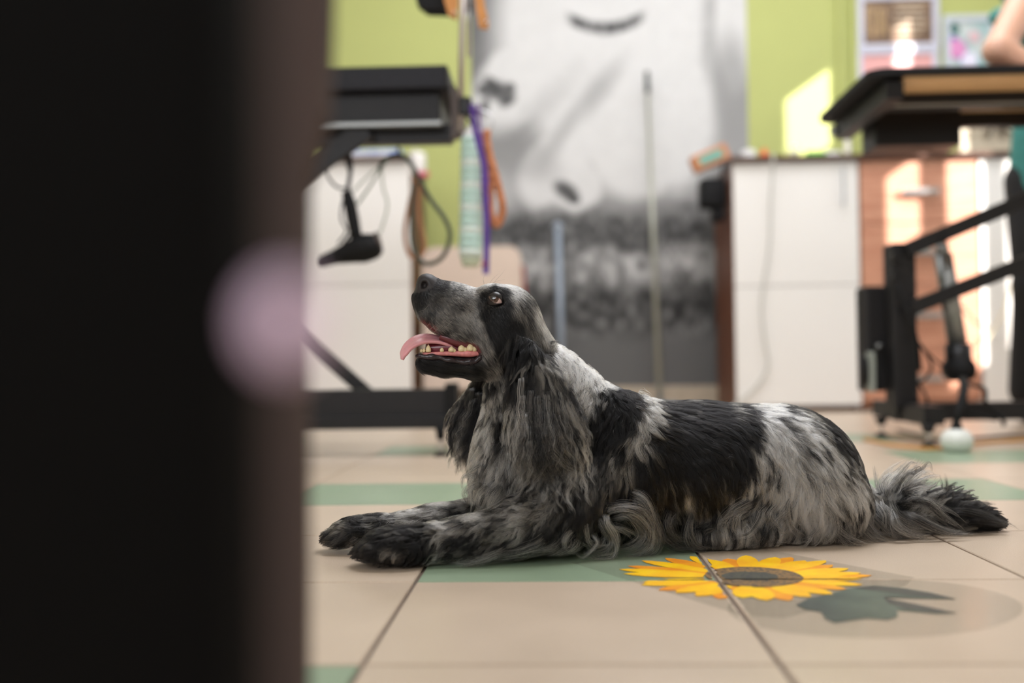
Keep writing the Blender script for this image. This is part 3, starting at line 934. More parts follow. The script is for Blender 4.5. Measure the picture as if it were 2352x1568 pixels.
# things clipped to the arm at the top of the picture
t = thing('clipped_pouch', 'black pouch hanging at the top of the grooming arm', 'pouch', None, tuple(W(1010, 0, LY)))
MB().prism([W(950, -60, LY), W(956, 4, LY), W(978, 20, LY), W(1030, 22, LY), W(1034, -60, LY)], (0, .06, 0)).build('pouch_body', M_rubber, t)
MB().prism([W(1062, -60, LY - .01), W(1064, 22, LY - .01), W(1076, 30, LY - .01), W(1084, 18, LY - .01), W(1082, -60, LY - .01)], (0, .03, 0)).build('strap', M_rubber, t)
MOr = mat('orange_leather', S(206, 138, 66), .45, noise=.2, scale=40)
for k, (pts, lab_) in enumerate(((((1026, -60), (1020, 0), (1030, 34), (1048, 42), (1052, 0), (1050, -60)), 'orange leather clip left of the steel arm at the top edge'),
                                 (((1086, -60), (1092, 10), (1100, 62), (1120, 64), (1122, 48), (1112, 10), (1108, -60)), 'orange-yellow leather clip right of the steel arm at the top edge'))):
    t = thing('leather_clip', lab_, 'clip', None, tuple(W(*pts[2], LY - .02)))
    MB().prism([W(*q, LY - .03) for q in pts], (0, .018, 0)).build('strap', MOr, t)
    q = pts[3]
    MB().sph(W(q[0] - 4, q[1] - 14, LY - .032), .004).build('rivet', M_chrome, t, True)

# aqua ribbed tube, purple leash and braided cord hanging at the table's end
t = thing('ribbed_bottle', 'pale aqua ribbed bottle hanging from the end of the left table', 'bottle', None, tuple(W(1084, 612, LY - .03)))
A, B = W(1086, 318, LY - .0), W(1081, 590, LY - .0)
MA = mat('aqua_plastic', S(196, 226, 216), .3, sub=.1)
MA2 = mat('white_aqua_plastic', S(222, 236, 228), .3, sub=.1)
nr = 16
for k in range(nr):
    a, b = A.lerp(B, k / nr), A.lerp(B, (k + .86) / nr)
    b2 = A.lerp(B, (k + 1) / nr)
    r_ = .0315 + .0006 * math.sin(k)
    MB().cyl(a, b, r_, r_, 22).cyl(b, b2, r_ * .93, r_ * .93, 22).build('rib', MA if k % 3 or k < 3 else MA2, t, True)
MB().lathe(W(1086, 320, LY - .0), [(.030, -.002), (.027, .012), (.012, .034), (.010, .04)], 20).build('shoulder', M_glass, t, True)
MB().cyl(B, W(1081, 612, LY - .0), .028, .022, 20).build('base', mat('pale_green_foot', S(196, 206, 180), .4), t, True)
MB().tube([W(1084, 296, LY - .0), W(1078, 275, LY - .0), W(1062, 262, LY - .0)], .003, 8).build('hook', M_rubber, t)
MP = mat('purple_webbing', S(92, 60, 150), .7, noise=.15, scale=90)
t = thing('leash', 'purple webbing leash hanging from the clamp of the left table', 'leash', None, tuple(W(1110, 630, LY - .05)))


def ribbon(pts, w, th, name, m, t):
    P = catmull([W(*p) for p in pts], 6)
    mb = MB()
    for a, b in zip(P[:-1], P[1:]):
        mb.beam(a, b + (b - a) * .08, th, w, 0)
    return mb.build(name, m, t)


ribbon([(1084, 240, LY - .07), (1092, 300, LY - .074), (1112, 380, LY - .078), (1116, 460, LY - .078), (1118, 540, LY - .078), (1116, 628, LY - .078)], .0165, .003, 'webbing', MP, t)
ribbon([(1098, 240, LY - .045), (1106, 320, LY - .064), (1110, 420, LY - .07), (1116, 520, LY - .07)], .012, .003, 'webbing', mat('violet_webbing', S(136, 98, 160), .7), t)
MB().sph(W(1112, 606, LY - .078), .007).build('red_bead', mat('maroon', S(130, 40, 70), .5), t, True)
t = thing('braided_cord', 'orange-brown braided cord looped beside the purple leash', 'cord', None, tuple(W(1140, 520, LY - .045)))
mbr = MB()
for ph in (0, 2.1, 4.2):
    pts = []
    base = catmull([W(*p) for p in ((1118, 300, LY - .036), (1120, 340, LY - .036), (1142, 420, LY - .036), (1154, 480, LY - .036), (1140, 518, LY - .036), (1126, 480, LY - .036), (1126, 400, LY - .036), (1120, 330, LY - .036))], 8)
    for i, q in enumerate(base):
        pts.append(q + Vector((math.cos(i * .9 + ph), math.sin(i * .9 + ph), 0)) * .0045)
    mbr.tube(pts, .0072, 6, 2)
mbr.build('braid', mat('braid_leather', S(204, 132, 88), .6, noise=.3, scale=60), t, True)
MB().tube([W(1096, 250, LY - .03), W(1126, 262, LY - .03), W(1132, 285, LY - .03), W(1118, 305, LY - .03), W(1106, 300, LY - .03)], .0018, 8).build('ring', M_chrome, t, True)

# hair dryer hanging on its cable loops
DY_ = 2.93
t = thing('hair_dryer', 'black hair dryer hanging by its handle in front of the left white cabinet', 'hair dryer', None, tuple(W(800, 600, DY_)))
MB().tube([W(796, 440, DY_), W(806, 480, DY_), W(818, 545, DY_)], [.014, .0175, .018, .017], 14).build('handle', M_rubber, t, True)
MB().tube([W(868, 556, DY_), W(850, 566, DY_), W(815, 576, DY_), W(775, 588, DY_), W(735, 602, DY_)], [.028, .038, .040, .030, .020, .016], 20).build('barrel', M_rubber, t, True)
A, B = W(873, 554, DY_), W(866, 556, DY_)
MB().cyl(A, B, .026, .029, 20).build('intake_grille', mat('dark_grille', S(58, 46, 42), .5), t, True)
MB().cyl(W(744, 600, DY_), W(729, 606, DY_), .014, .010, 16).build('nozzle', M_blackp, t, True)
MB().tube([W(800, 338, DY_), W(806, 380, DY_), W(798, 440, DY_)], .006, 8).build('cord', M_rubber, t, True)
MB().tube([W(752, 372, DY_), W(750, 398, DY_), W(772, 428, DY_), W(798, 430, DY_), W(804, 400, DY_), W(796, 372, DY_), W(800, 345, DY_)], .0035, 8).build('cord', M_rubber, t, True)
MB().tube([W(798, 432, DY_), W(786, 470, DY_), W(784, 505, DY_), W(796, 530, DY_), W(776, 560, DY_)], .003, 8).build('cord', M_rubber, t, True)
MB().tube([W(775, 580, DY_), W(800, 545, DY_), W(812, 530, DY_)], .004, 8).build('cord', M_rubber, t, True)
MG = mat('grey_green_cord', S(120, 136, 116), .5)
MG2 = mat('pale_cord', S(170, 180, 164), .5)
MDk = mat('dark_green_hose', S(52, 62, 52), .5)
HY = 2.96
cable('hose', [(872, 392, HY), (884, 366, HY), (914, 356, HY), (942, 372, HY), (962, 410, HY), (990, 460, HY), (1020, 500, HY), (1034, 540, HY), (1020, 585, HY), (992, 605, HY), (965, 598, HY), (948, 560, HY), (946, 490, HY), (954, 420, HY)],
      .0065, MDk, 'dark green hose looped under the left grooming table, beside its end', 'hose')
MB().tube([W(914, 338, HY), W(916, 345, HY), W(914, 360, HY)], .004, 8).build('tie', M_rubber, bpy.data.objects['hose'], True)
cable('cable', [(955, 405, HY + .1), (940, 470, HY + .1), (930, 540, HY + .1), (945, 590, HY + .1), (975, 570, HY + .1), (960, 480, HY + .1), (962, 420, HY + .1)], .006, mat('orange_brown_cord', S(176, 120, 84), .5),
      'orange-brown cable hanging beside the left cabinet', 'cable')
cable('cable', [(810, 440, HY), (850, 400, HY), (884, 372, HY)], .0028, MG2, 'pale cord slanting up to the hose, left of the hanging loops')
cable('cable', [(820, 470, HY), (848, 430, HY), (880, 380, HY), (890, 368, HY)], .0035, MG, 'grey-green cord slanting beside the pale cord, above the dryer')
cable('cable', [(876, 380, HY), (880, 430, HY), (890, 470, HY), (878, 520, HY), (866, 545, HY)], .003, MG2, 'pale cord hanging from the hose down to the dryer')

# ------------------------------------------------------------------ dark things right in front of the lens
NP = 0.175
t = thing('door_post', 'black post out of focus at the left edge, nearest the lens', 'post', None, (X_(300, NP), NP, 0))
xa, xb = X_(-260, NP), X_(558, NP)
MB().box(((xa + xb) / 2, NP + .012, .35), (xb - xa, .024, .70), None, .004).build('post_body', mat('near_black', S(9, 8, 7), .8, spec=.08), t)
p = W(652, 742, NP - .004)
MB().sph(p, .0052, (1.0, .6, 1.25)).build('lilac_spot', mat('lilac_pale', S(250, 220, 246), .4), t, True)  # small sphere added for a blurred lilac light spot on the post
NQ = 0.50
t = thing('side_panel', 'dark brown upright board just behind the black post', 'board', None, (X_(450, NQ), NQ, 0))
pts = [W(300, 2300, NQ), W(692, 2300, NQ), W(692, 1300, NQ), W(690, 800, NQ), W(694, 420, NQ), W(742, 250, NQ), W(760, -300, NQ), W(300, -300, NQ)]
pts[0].z = pts[1].z = 0.0005
for q_ in pts:
    q_.y = NQ
MB().prism(pts, (0, .02, 0)).build('board', mat('dark_brown', S(82, 70, 66), .8, spec=.1), t)

# ================================================================== the dog
# A lying cocker spaniel, modelled as one smooth implicit body (blended ellipsoids and tapering limbs), meshed, then dressed in
# combed strands of coat.
_YX = [700, 900, 1100, 1250, 1400, 1900, 2330]
_YY = [1.345, 1.345, 1.375, 1.39, 1.43, 1.475, 1.505]


def Yc(px):
    return float(np.interp(px, _YX, _YY))


def D(px, py, dy=0.0):
    return np.array(W(px, py, Yc(px) + dy))


Hh = 0.0021
GMIN = np.array([-0.37, 1.20, -0.02])
GN = (508, 195, 195)
GMAX = GMIN + Hh * (np.array(GN) - 1)
CAPV = 0.03
sdf = np.full(GN, CAPV, np.float32)
PRIMS = []          # (group, function(points)->distance, centre lo, hi) kept for labelling


def smin(a, b, k):
    h = np.clip(0.5 + 0.5 * (b - a) / k, 0, 1)
    return b + (a - b) * h - k * h * (1 - h)


def grid_box(lo, hi):
    i0 = np.maximum(0, np.floor((lo - GMIN) / Hh).astype(int))
    i1 = np.minimum(GN, np.ceil((hi - GMIN) / Hh).astype(int) + 1)
    sl = tuple(slice(a, b) for a, b in zip(i0, i1))
    ax = [(GMIN[k] + Hh * np.arange(i0[k], i1[k])).astype(np.float32) for k in range(3)]
    P = np.stack(np.meshgrid(*ax, indexing='ij'), -1)
    return sl, P


def apply(fn, lo, hi, k, group, sub=False):
    m = k + 0.012
    lo, hi = np.asarray(lo) - m, np.asarray(hi) + m
    sl, P = grid_box(lo, hi)
    d = fn(P).astype(np.float32)
    if sub:
        sdf[sl] = -smin(-sdf[sl], d, k)
    else:
        sdf[sl] = smin(sdf[sl], d, k)
        PRIMS.append((group, fn, lo - 0.02, hi + 0.02))


def pm(px, r):           # pixels to metres at the dog's depth
    return r * Yc(px) / F


def ell(group, px, py, dy, a, b, c, ang=0.0, k=0.012, sub=False, rz=0.0):
    """ellipsoid: semi-axes a, b in photo pixels in the side plane (ang = tilt, image sense), c in metres across"""
    C0 = D(px, py, dy)
    A, B, C = pm(px, a), pm(px, b), c
    t = math.radians(ang)
    e1 = np.array([math.cos(t), 0, -math.sin(t)])
    e3 = np.array([math.sin(t), 0, math.cos(t)])
    e2 = np.array([0, 1.0, 0])
    if rz:
        M = np.array(Matrix.Rotation(math.radians(rz), 3, 'Z'))
        e1, e2, e3 = M @ e1, M @ e2, M @ e3
    M = np.stack([e1, e2, e3]).astype(np.float32)
    rad = np.array([A, C, B], np.float32)
    C0 = C0.astype(np.float32)

    def fn(P):
        q = (P - C0) @ M.T
        k0 = np.sqrt(((q / rad) ** 2).sum(-1)) + 1e-6
        k1 = np.sqrt(((q / rad ** 2) ** 2).sum(-1)) + 1e-6
        return k0 * (k0 - 1) / k1
    R_ = max(A, B, C)
    apply(fn, C0 - R_, C0 + R_, k, group, sub)


def limb(group, pts, k=0.012, sy=1.0, sub=False):
    """tapering limb through (px, py, dy, r_px); sy squashes it across the body"""
    J = [(D(p[0], p[1], p[2]), pm(p[0], p[3])) for p in pts]
    for (a, ra), (b, rb) in zip(J[:-1], J[1:]):
        S_ = np.array([1, 1 / sy, 1], np.float32)
        A_, B_ = (a * S_).astype(np.float32), (b * S_).astype(np.float32)
        d = B_ - A_
        L2 = float(d @ d) + 1e-9

        def fn(P, A_=A_, d=d, L2=L2, ra=ra, rb=rb, S_=S_):
            q = P * S_
            t = np.clip(((q - A_) @ d) / L2, 0, 1)
            return (np.sqrt((((q - A_) - t[..., None] * d) ** 2).sum(-1)) - (ra + (rb - ra) * t)) * min(1.0, sy ** 0.5)
        R_ = max(ra, rb)
        apply(fn, np.minimum(a, b) - R_, np.maximum(a, b) + R_, k, group, sub)


# --- trunk
limb('body', [(1385, 1075, 0, 145), (1600, 1085, 0, 148), (1790, 1088, 0, 150)], 0.02)
ell('body', 1400, 1050, 0.0, 160, 140, 0.088, 0, 0.03)
ell('body', 1395, 1100, 0.0, 150, 130, 0.092, 0, 0.03)
ell('body', 1838, 1114, 0.0, 118, 132, 0.088, 35, 0.03)
ell('body', 1835, 1150, -0.050, 150, 92, 0.048, 8, 0.02)         # near thigh
ell('body', 1835, 1150, 0.050, 150, 90, 0.048, 8, 0.02)          # far thigh
ell('body', 1888, 1148, 0.0, 84, 74, 0.06, 42, 0.03)
limb('body', [(1760, 1215, -0.085, 26), (1660, 1232, -0.09, 20), (1600, 1238, -0.088, 18)], 0.01)   # near hind foot, mostly under feather
ell('body', 1440, 1010, -0.052, 75, 100, 0.035, -25, 0.025)      # shoulder blade
ell('body', 1440, 1010, 0.052, 75, 100, 0.035, -25, 0.025)
# --- neck and breast
limb('body', [(1205, 830, 0.0, 72), (1240, 920, 0.0, 118), (1270, 1020, 0.0, 152), (1310, 1080, 0, 150)], 0.02, sy=0.72)
ell('body', 1330, 935, 0.0, 95, 60, 0.05, 38, 0.03)
ell('body', 1185, 1100, 0.0, 92, 105, 0.062, 0, 0.03)
ell('body', 1160, 1050, 0.0, 62, 90, 0.045, 0, 0.02)
ell('body', 1190, 1180, 0.0, 90, 60, 0.07, 0, 0.02)
# --- near foreleg
limb('leg_near', [(1370, 1110, -0.07, 62), (1300, 1180, -0.082, 60), (1180, 1214, -0.085, 50), (1080, 1237, -0.084, 42), (985, 1252, -0.082, 36)], 0.012)
ell('leg_near', 915, 1254, -0.078, 70, 38, 0.032, 3, 0.012)
for q, (x, y, dz) in enumerate(((858, 1262, 0.020), (846, 1268, 0.007), (850, 1270, -0.007), (864, 1272, -0.020))):
    ell('leg_near', x, y, -0.078 + dz, 26, 19, 0.0085, 8, 0.004)
ell('leg_near', 985, 1235, -0.078, 30, 26, 0.02, 0, 0.012)
# --- far foreleg
limb('leg_far', [(1220, 1150, 0.07, 55), (1120, 1186, 0.055, 44), (1000, 1201, 0.035, 36), (900, 1214, 0.03, 30)], 0.012)
ell('leg_far', 820, 1221, 0.025, 62, 31, 0.028, -8, 0.012)
for q, (x, y, dz) in enumerate(((775, 1230, 0.018), (764, 1236, 0.006), (766, 1240, -0.007), (778, 1242, -0.018))):
    ell('leg_far', x, y, 0.025 + dz, 22, 16, 0.0075, 8, 0.004)
ell('leg_far', 868, 1207, 0.025, 22, 20, 0.016, 0, 0.010)
# --- tail
limb('tail', [(1935, 1160, 0, 56), (2040, 1186, 0, 42), (2180, 1186, 0, 34), (2280, 1200, 0, 20)], 0.015)
# --- skull
ell('head', 1162, 743, 0, 80, 89, 0.049, 0, 0.012)
ell('head', 1208, 788, 0, 54, 72, 0.045, -34, 0.015)
ell('head', 1150, 800, 0, 62, 68, 0.042, 20, 0.02)
ell('head', 1135, 672, -0.020, 34, 19, 0.014, 12, 0.012)          # brows
ell('head', 1135, 672, 0.020, 34, 19, 0.014, 12, 0.012)
# upper muzzle
limb('head', [(1100, 728, 0, 62), (1040, 712, 0, 58), (1000, 692, 0, 50)], 0.012, sy=0.72)
limb('head', [(985, 690, -0.008, 34), (978, 722, -0.011, 18)], 0.010, sy=0.7)
limb('head', [(985, 690, 0.008, 34), (978, 722, 0.011, 18)], 0.010, sy=0.7)
limb('head', [(1010, 735, -0.014, 30), (1060, 757, -0.017, 26), (1110, 778, -0.020, 26)], 0.010, sy=0.6)   # hanging lips
limb('head', [(1010, 735, 0.014, 30), (1060, 757, 0.017, 26), (1110, 778, 0.020, 26)], 0.010, sy=0.6)
ell('head', 982, 652, 0, 26, 24, 0.0155, 30, 0.006)               # nose block
# lower jaw
limb('head', [(1150, 825, 0, 36), (1090, 846, 0, 23), (1020, 841, 0, 19), (975, 834, 0, 20)], 0.008, sy=0.95)
limb('head', [(1145, 822, -0.02, 22), (1085, 838, -0.016, 13), (1015, 832, -0.011, 11), (975, 826, -0.006, 12)], 0.005)
limb('head', [(1145, 822, 0.02, 22), (1085, 838, 0.016, 13), (1015, 832, 0.011, 11), (975, 826, 0.006, 12)], 0.005)
# --- ears: thin hanging flaps
limb('ear_near', [(1205, 800, -0.052, 26), (1228, 870, -0.064, 42), (1255, 940, -0.078, 60), (1265, 990, -0.086, 58)],
     0.006, sy=0.16)
limb('ear_far', [(1180, 800, 0.052, 26), (1128, 880, 0.066, 36), (1092, 940, 0.07, 40), (1082, 975, 0.07, 32)], 0.006, sy=0.2)
# --- hollows: mouth, nostrils, eye sockets
ell('x', 1040, 797, 0, 75, 14, 0.022, 7, 0.004, sub=True)
ell('x', 965, 770, 0, 40, 34, 0.014, 30, 0.004, sub=True)
ell('x', 974, 654, -0.0125, 7, 9, 0.006, 20, 0.003, sub=True)
ell('x', 974, 654, 0.0125, 7, 9, 0.006, 20, 0.003, sub=True)
EYE = [(1138, 689, s) for s in (-1, 1)]
for ex, ey, s in EYE:
    ell('x', ex - 1, ey, s * 0.040, 20, 11, 0.015, 24, 0.004, sub=True)
# everything rests on the floor
zz = (GMIN[2] + Hh * np.arange(GN[2])).astype(np.float32)
sdf = np.maximum(sdf, (0.0015 - zz)[None, None, :])


def surface_nets(v):
    s = v < 0
    nx, ny, nz = v.shape
    cnt = np.zeros((nx - 1, ny - 1, nz - 1), np.int8)
    cs = [(i, j, k) for i in (0, 1) for j in (0, 1) for k in (0, 1)]
    for i, j, k in cs:
        cnt += s[i:nx - 1 + i, j:ny - 1 + j, k:nz - 1 + k]
    act = (cnt > 0) & (cnt < 8)
    I = np.argwhere(act)
    vid = np.full(act.shape, -1, np.int32)
    vid[act] = np.arange(len(I))
    acc = np.zeros((len(I), 3))
    n = np.zeros(len(I))
    for a, b in [(p, q) for p in cs for q in cs if sum(abs(x - y) for x, y in zip(p, q)) == 1 and p < q]:
        va = v[I[:, 0] + a[0], I[:, 1] + a[1], I[:, 2] + a[2]]
        vb = v[I[:, 0] + b[0], I[:, 1] + b[1], I[:, 2] + b[2]]
        c = (va < 0) != (vb < 0)
        t = va / np.where(np.abs(va - vb) < 1e-12, 1, va - vb)
        p = np.array(a) + t[:, None] * (np.array(b) - np.array(a))
        acc[c] += p[c]
        n[c] += 1
    verts = GMIN + Hh * (I + acc / n[:, None])
    quads = []
    for ax in range(3):
        o1, o2 = [(1, 2), (2, 0), (0, 1)][ax]
        sl0 = [slice(None)] * 3
        sl1 = [slice(None)] * 3
        sl0[ax], sl1[ax] = slice(0, -1), slice(1, None)
        e0, e1 = s[tuple(sl0)], s[tuple(sl1)]
        ch = np.argwhere(e0 != e1)
        ok = (ch[:, o1] > 0) & (ch[:, o2] > 0) & (ch[:, o1] < v.shape[o1] - 1) & (ch[:, o2] < v.shape[o2] - 1)
        ch = ch[ok]
        ins = e0[tuple(ch.T)]
        c = [ch.copy() for _ in range(4)]
        c[1][:, o1] -= 1
        c[2][:, o1] -= 1
        c[2][:, o2] -= 1
        c[3][:, o2] -= 1
        q = np.stack([vid[tuple(x.T)] for x in c], -1)
        q[~ins] = q[~ins][:, ::-1]
        quads.append(q)
    return verts, np.concatenate(quads)


DV, DQ = surface_nets(sdf)
me = bpy.data.meshes.new('dog')
me.vertices.add(len(DV))
me.vertices.foreach_set('co', DV.astype(np.float32).ravel())
me.loops.add(len(DQ) * 4)
me.loops.foreach_set('vertex_index', DQ.ravel().astype(np.int32))
me.polygons.add(len(DQ))
me.polygons.foreach_set('loop_start', np.arange(0, len(DQ) * 4, 4, dtype=np.int32))
me.update()
me.validate()
# ------------------------------------------------------------------ colour and comb tables
# rows: px, py, comb angle (0 right, 90 down, 180 left), length mm, wave 0-1, whiteness 0-1, lift 0-1
T_HEAD = np.array([
    (1005, 633, 20, 3, 0, .04, .1), (1010, 650, 20, 3, 0, .05, .1), (1045, 655, 25, 4, 0, .14, .1), (1075, 675, 30, 5, 0, .35, .1),
    (1060, 700, 35, 5, 0, .32, .1), (1085, 705, 45, 5, 0, .50, .1), (1072, 722, 50, 6, 0, .62, .1), (1095, 740, 55, 6, 0, .45, .1),
    (1000, 690, 45, 4, 0, .10, .1), (960, 680, 85, 4, 0, .03, .1), (985, 725, 65, 6, 0, .06, .15), (1020, 720, 45, 6, 0, .20, .1),
    (1030, 752, 35, 8, 0, .15, .15), (1060, 745, 45, 8, 0, .26, .1), (1075, 772, 40, 9, 0, .16, .15), (1105, 775, 52, 9, .1, .32, .15),
    (1118, 800, 58, 10, .1, .34, .15), (1135, 835, 62, 11, .1, .30, .15), (1100, 655, 0, 5, 0, .80, .1), (1090, 668, 15, 4, 0, .62, .1),
    (1115, 652, -5, 6, 0, .75, .1), (1150, 648, 8, 9, 0, .55, .2), (1180, 658, 25, 11, .1, .45, .2), (1130, 664, 0, 5, 0, .02, .1),
    (1110, 678, 40, 4, 0, .03, .1), (1155, 672, 30, 6, 0, .02, .15), (1165, 695, 60, 8, 0, .03, .1), (1180, 680, 45, 12, .2, .42, .2),
    (1190, 700, 55, 12, .2, .30, .15), (1200, 720, 62, 12, .2, .22, .15), (1215, 695, 45, 12, .2, .25, .2), (1235, 715, 52, 13, .2, .34, .2),
    (1255, 745, 66, 14, .2, .48, .2), (1262, 775, 78, 14, .2, .40, .2), (1225, 755, 66, 14, .2, .16, .15), (1245, 800, 78, 14, .3, .16, .15),  # roan plus skull sheen and rim light, put in as whiteness
    (1105, 700, 60, 4, 0, .15, .1), (1115, 725, 65, 5, 0, .02, .1), (1140, 725, 65, 6, 0, .0, .1), (1135, 760, 62, 7, 0, .01, .1),
    (1160, 765, 68, 8, 0, .0, .1), (1185, 750, 68, 9, 0, .03, .1), (1150, 800, 68, 9, 0, .03, .1), (1180, 800, 75, 9, 0, .01, .1),
    (1165, 840, 72, 10, 0, .02, .1), (1190, 850, 80, 10, 0, .01, .1), (1140, 870, 68, 12, .1, .22, .15),
    (970, 825, 40, 6, 0, .04, .3), (960, 845, 30, 12, 0, .03, .5), (985, 855, 25, 13, .1, .05, .5), (1020, 845, 12, 12, .1, .10, .3),
    (1050, 858, 10, 10, .1, .07, .2), (1085, 855, 15, 11, .1, .12, .2), (1110, 850, 35, 12, .1, .18, .2)], float)
T_BODY = np.array([
    (1095, 880, 55, 12, .2, .14, .1), (1110, 900, 65, 15, .2, .16, .1), (1150, 910, 70, 15, .2, .30, .1), (1185, 900, 80, 15, .1, .06, .1),
    (1105, 950, 75, 18, .2, .62, .1), (1118, 1000, 78, 20, .3, .78, .1), (1140, 960, 75, 18, .3, .30, .1), (1150, 1010, 85, 20, .4, .42, .1),
    (1130, 1050, 95, 22, .4, .70, .1), (1170, 990, 75, 18, .3, .32, .1), (1095, 1060, 120, 22, .5, .72, .25), (1080, 1100, 140, 24, .6, .70, .3),
    (1120, 1100, 115, 24, .6, .50, .2), (1085, 1140, 140, 26, .7, .58, .3), (1130, 1150, 120, 26, .7, .42, .2), (1170, 1120, 100, 26, .6, .38, .2),
    (1200, 1160, 110, 26, .7, .35, .2), (1250, 1150, 120, 26, .6, .25, .2),
    (1290, 830, 70, 16, .2, .82, .3), (1320, 855, 110, 18, .2, .88, .3), (1350, 878, 120, 20, .2, .86, .3), (1378, 893, 125, 20, .2, .86, .3),
    (1300, 880, 118, 18, .2, .72, .2), (1330, 905, 125, 20, .2, .80, .2), (1350, 925, 128, 20, .2, .84, .2), (1320, 950, 128, 20, .2, .78, .1),
    (1335, 985, 120, 20, .2, .72, .1), (1375, 905, 110, 18, .2, .40, .2),
    (1400, 905, 100, 20, .2, .01, .2), (1385, 940, 110, 25, .3, .01, .1), (1370, 975, 115, 28, .3, .01, .1), (1365, 1040, 105, 28, .3, .01, .1),
    (1420, 900, 70, 22, .2, .0, .2), (1440, 920, 60, 25, .3, .0, .1), (1455, 940, 75, 25, .3, .02, .1), (1430, 980, 95, 30, .3, .0, .1),
    (1468, 915, 20, 22, .3, .70, .3), (1485, 930, 30, 22, .3, .84, .3), (1488, 950, 60, 22, .3, .70, .2), (1478, 968, 100, 20, .3, .62, .1),
    (1455, 1000, 125, 24, .3, .34, .1), (1425, 1035, 125, 24, .3, .22, .1), (1395, 1060, 110, 26, .3, .03, .1),
    (1510, 930, 4, 24, .2, .10, .15), (1520, 950, 5, 32, .3, .0, .1), (1500, 985, 20, 34, .3, .01, .1), (1560, 935, 2, 30, .2, .05, .1),
    (1640, 935, 2, 32, .2, .02, .1), (1700, 925, 3, 30, .2, .45, .1), (1740, 922, 8, 30, .2, .72, .1), (1610, 965, 8, 36, .3, .0, .1),
    (1560, 1000, 22, 36, .3, .0, .1), (1640, 1000, 20, 38, .4, .0, .1), (1700, 950, 18, 36, .3, .02, .1), (1705, 990, 40, 36, .4, .01, .1),
    (1480, 1050, 75, 34, .3, .01, .1), (1530, 1050, 50, 36, .4, .01, .1), (1590, 1045, 42, 38, .4, .02, .1), (1650, 1050, 45, 38, .4, .02, .1),
    (1700, 1040, 62, 34, .4, .06, .1), (1460, 1100, 95, 34, .3, .01, .1), (1500, 1110, 75, 36, .4, .02, .1), (1550, 1100, 62, 38, .4, .10, .1),
    (1555, 1130, 72, 38, .5, .30, .1), (1610, 1100, 62, 38, .4, .03, .1), (1660, 1100, 68, 36, .5, .12, .1), (1625, 1150, 75, 36, .5, .10, .1),
    (1520, 1160, 75, 40, .5, .34, .15), (1475, 1150, 75, 42, .4, .40, .2), (1440, 1140, 95, 40, .4, .15, .2), (1400, 1130, 100, 34, .3, .04, .2),
    (1580, 1180, 80, 34, .5, .22, .2), (1540, 1210, 80, 30, .5, .20, .2), (1620, 1200, 90, 34, .5, .22, .2), (1670, 1170, 95, 34, .6, .32, .2),
    (1400, 1180, 110, 40, .5, .12, .2), (1340, 1150, 115, 34, .4, .08, .2),
    (1762, 925, 14, 30, .3, .84, .15), (1745, 960, 48, 32, .4, .68, .1), (1760, 1000, 68, 32, .5, .72, .1), (1745, 1050, 78, 32, .6, .66, .1),
    (1725, 1100, 85, 32, .6, .52, .1), (1785, 945, 40, 32, .4, .74, .1), (1815, 935, 22, 30, .2, .03, .1), (1850, 950, 32, 30, .2, .04, .1),
    (1830, 970, 45, 32, .4, .66, .1), (1890, 985, 45, 28, .2, .03, .1), (1925, 1030, 52, 26, .2, .04, .1), (1955, 1075, 58, 24, .2, .12, .1),
    (1865, 1000, 45, 32, .4, .70, .1), (1800, 1010, 62, 34, .5, .80, .1), (1850, 1030, 52, 34, .5, .72, .1), (1900, 1050, 50, 32, .4, .66, .1),
    (1800, 1070, 78, 34, .6, .70, .1), (1855, 1085, 62, 34, .5, .70, .1), (1915, 1100, 55, 32, .4, .45, .1), (1945, 1110, 52, 28, .3, .72, .1),
    (1975, 1120, 52, 26, .3, .60, .1), (1990, 1150, 50, 26, .3, .40, .1), (1780, 1120, 95, 36, .6, .58, .15), (1830, 1130, 100, 38, .5, .80, .2),
    (1860, 1140, 85, 38, .5, .86, .2), (1740, 1150, 110, 36, .6, .45, .2), (1900, 1150, 65, 36, .5, .55, .15), (1940, 1160, 65, 32, .4, .28, .1),
    (1980, 1190, 70, 30, .4, .25, .1), (1800, 1190, 100, 36, .6, .50, .2), (1870, 1190, 80, 36, .6, .60, .2), (1930, 1210, 80, 30, .6, .25, .2),
    (1720, 1200, 100, 34, .6, .40, .2)], float)
T_LEG = np.array([
    (830, 1262, 175, 14, .3, .03, .5), (870, 1240, 165, 14, .3, .10, .4), (900, 1225, 170, 14, .3, .08, .5), (905, 1262, 150, 14, .4, .20, .3),
    (880, 1285, 120, 12, .3, .04, .3), (940, 1235, 170, 16, .3, .06, .5), (960, 1270, 120, 18, .4, .02, .4), (985, 1240, 130, 20, .4, .03, .4),
    (1000, 1225, 150, 18, .4, .28, .3), (1030, 1225, 160, 20, .5, .28, .2), (1020, 1275, 160, 26, .6, .42, .3), (1080, 1220, 160, 24, .5, .14, .2),
    (1070, 1250, 165, 24, .6, .06, .2), (1080, 1285, 170, 28, .6, .40, .2), (1130, 1235, 165, 26, .6, .08, .2), (1120, 1200, 160, 24, .5, .28, .2),
    (1160, 1265, 165, 28, .7, .35, .2), (1180, 1230, 150, 28, .6, .10, .2), (1170, 1195, 165, 26, .6, .20, .2), (1210, 1190, 170, 24, .6, .48, .2),
    (1240, 1180, 150, 26, .6, .34, .2), (1230, 1215, 130, 26, .7, .10, .2), (1270, 1210, 120, 28, .7, .12, .2), (1250, 1250, 150, 30, .7, .35, .2),
    (1300, 1180, 120, 28, .5, .10, .2), (1310, 1230, 110, 32, .6, .28, .2), (1340, 1160, 110, 28, .4, .06, .2)], float)
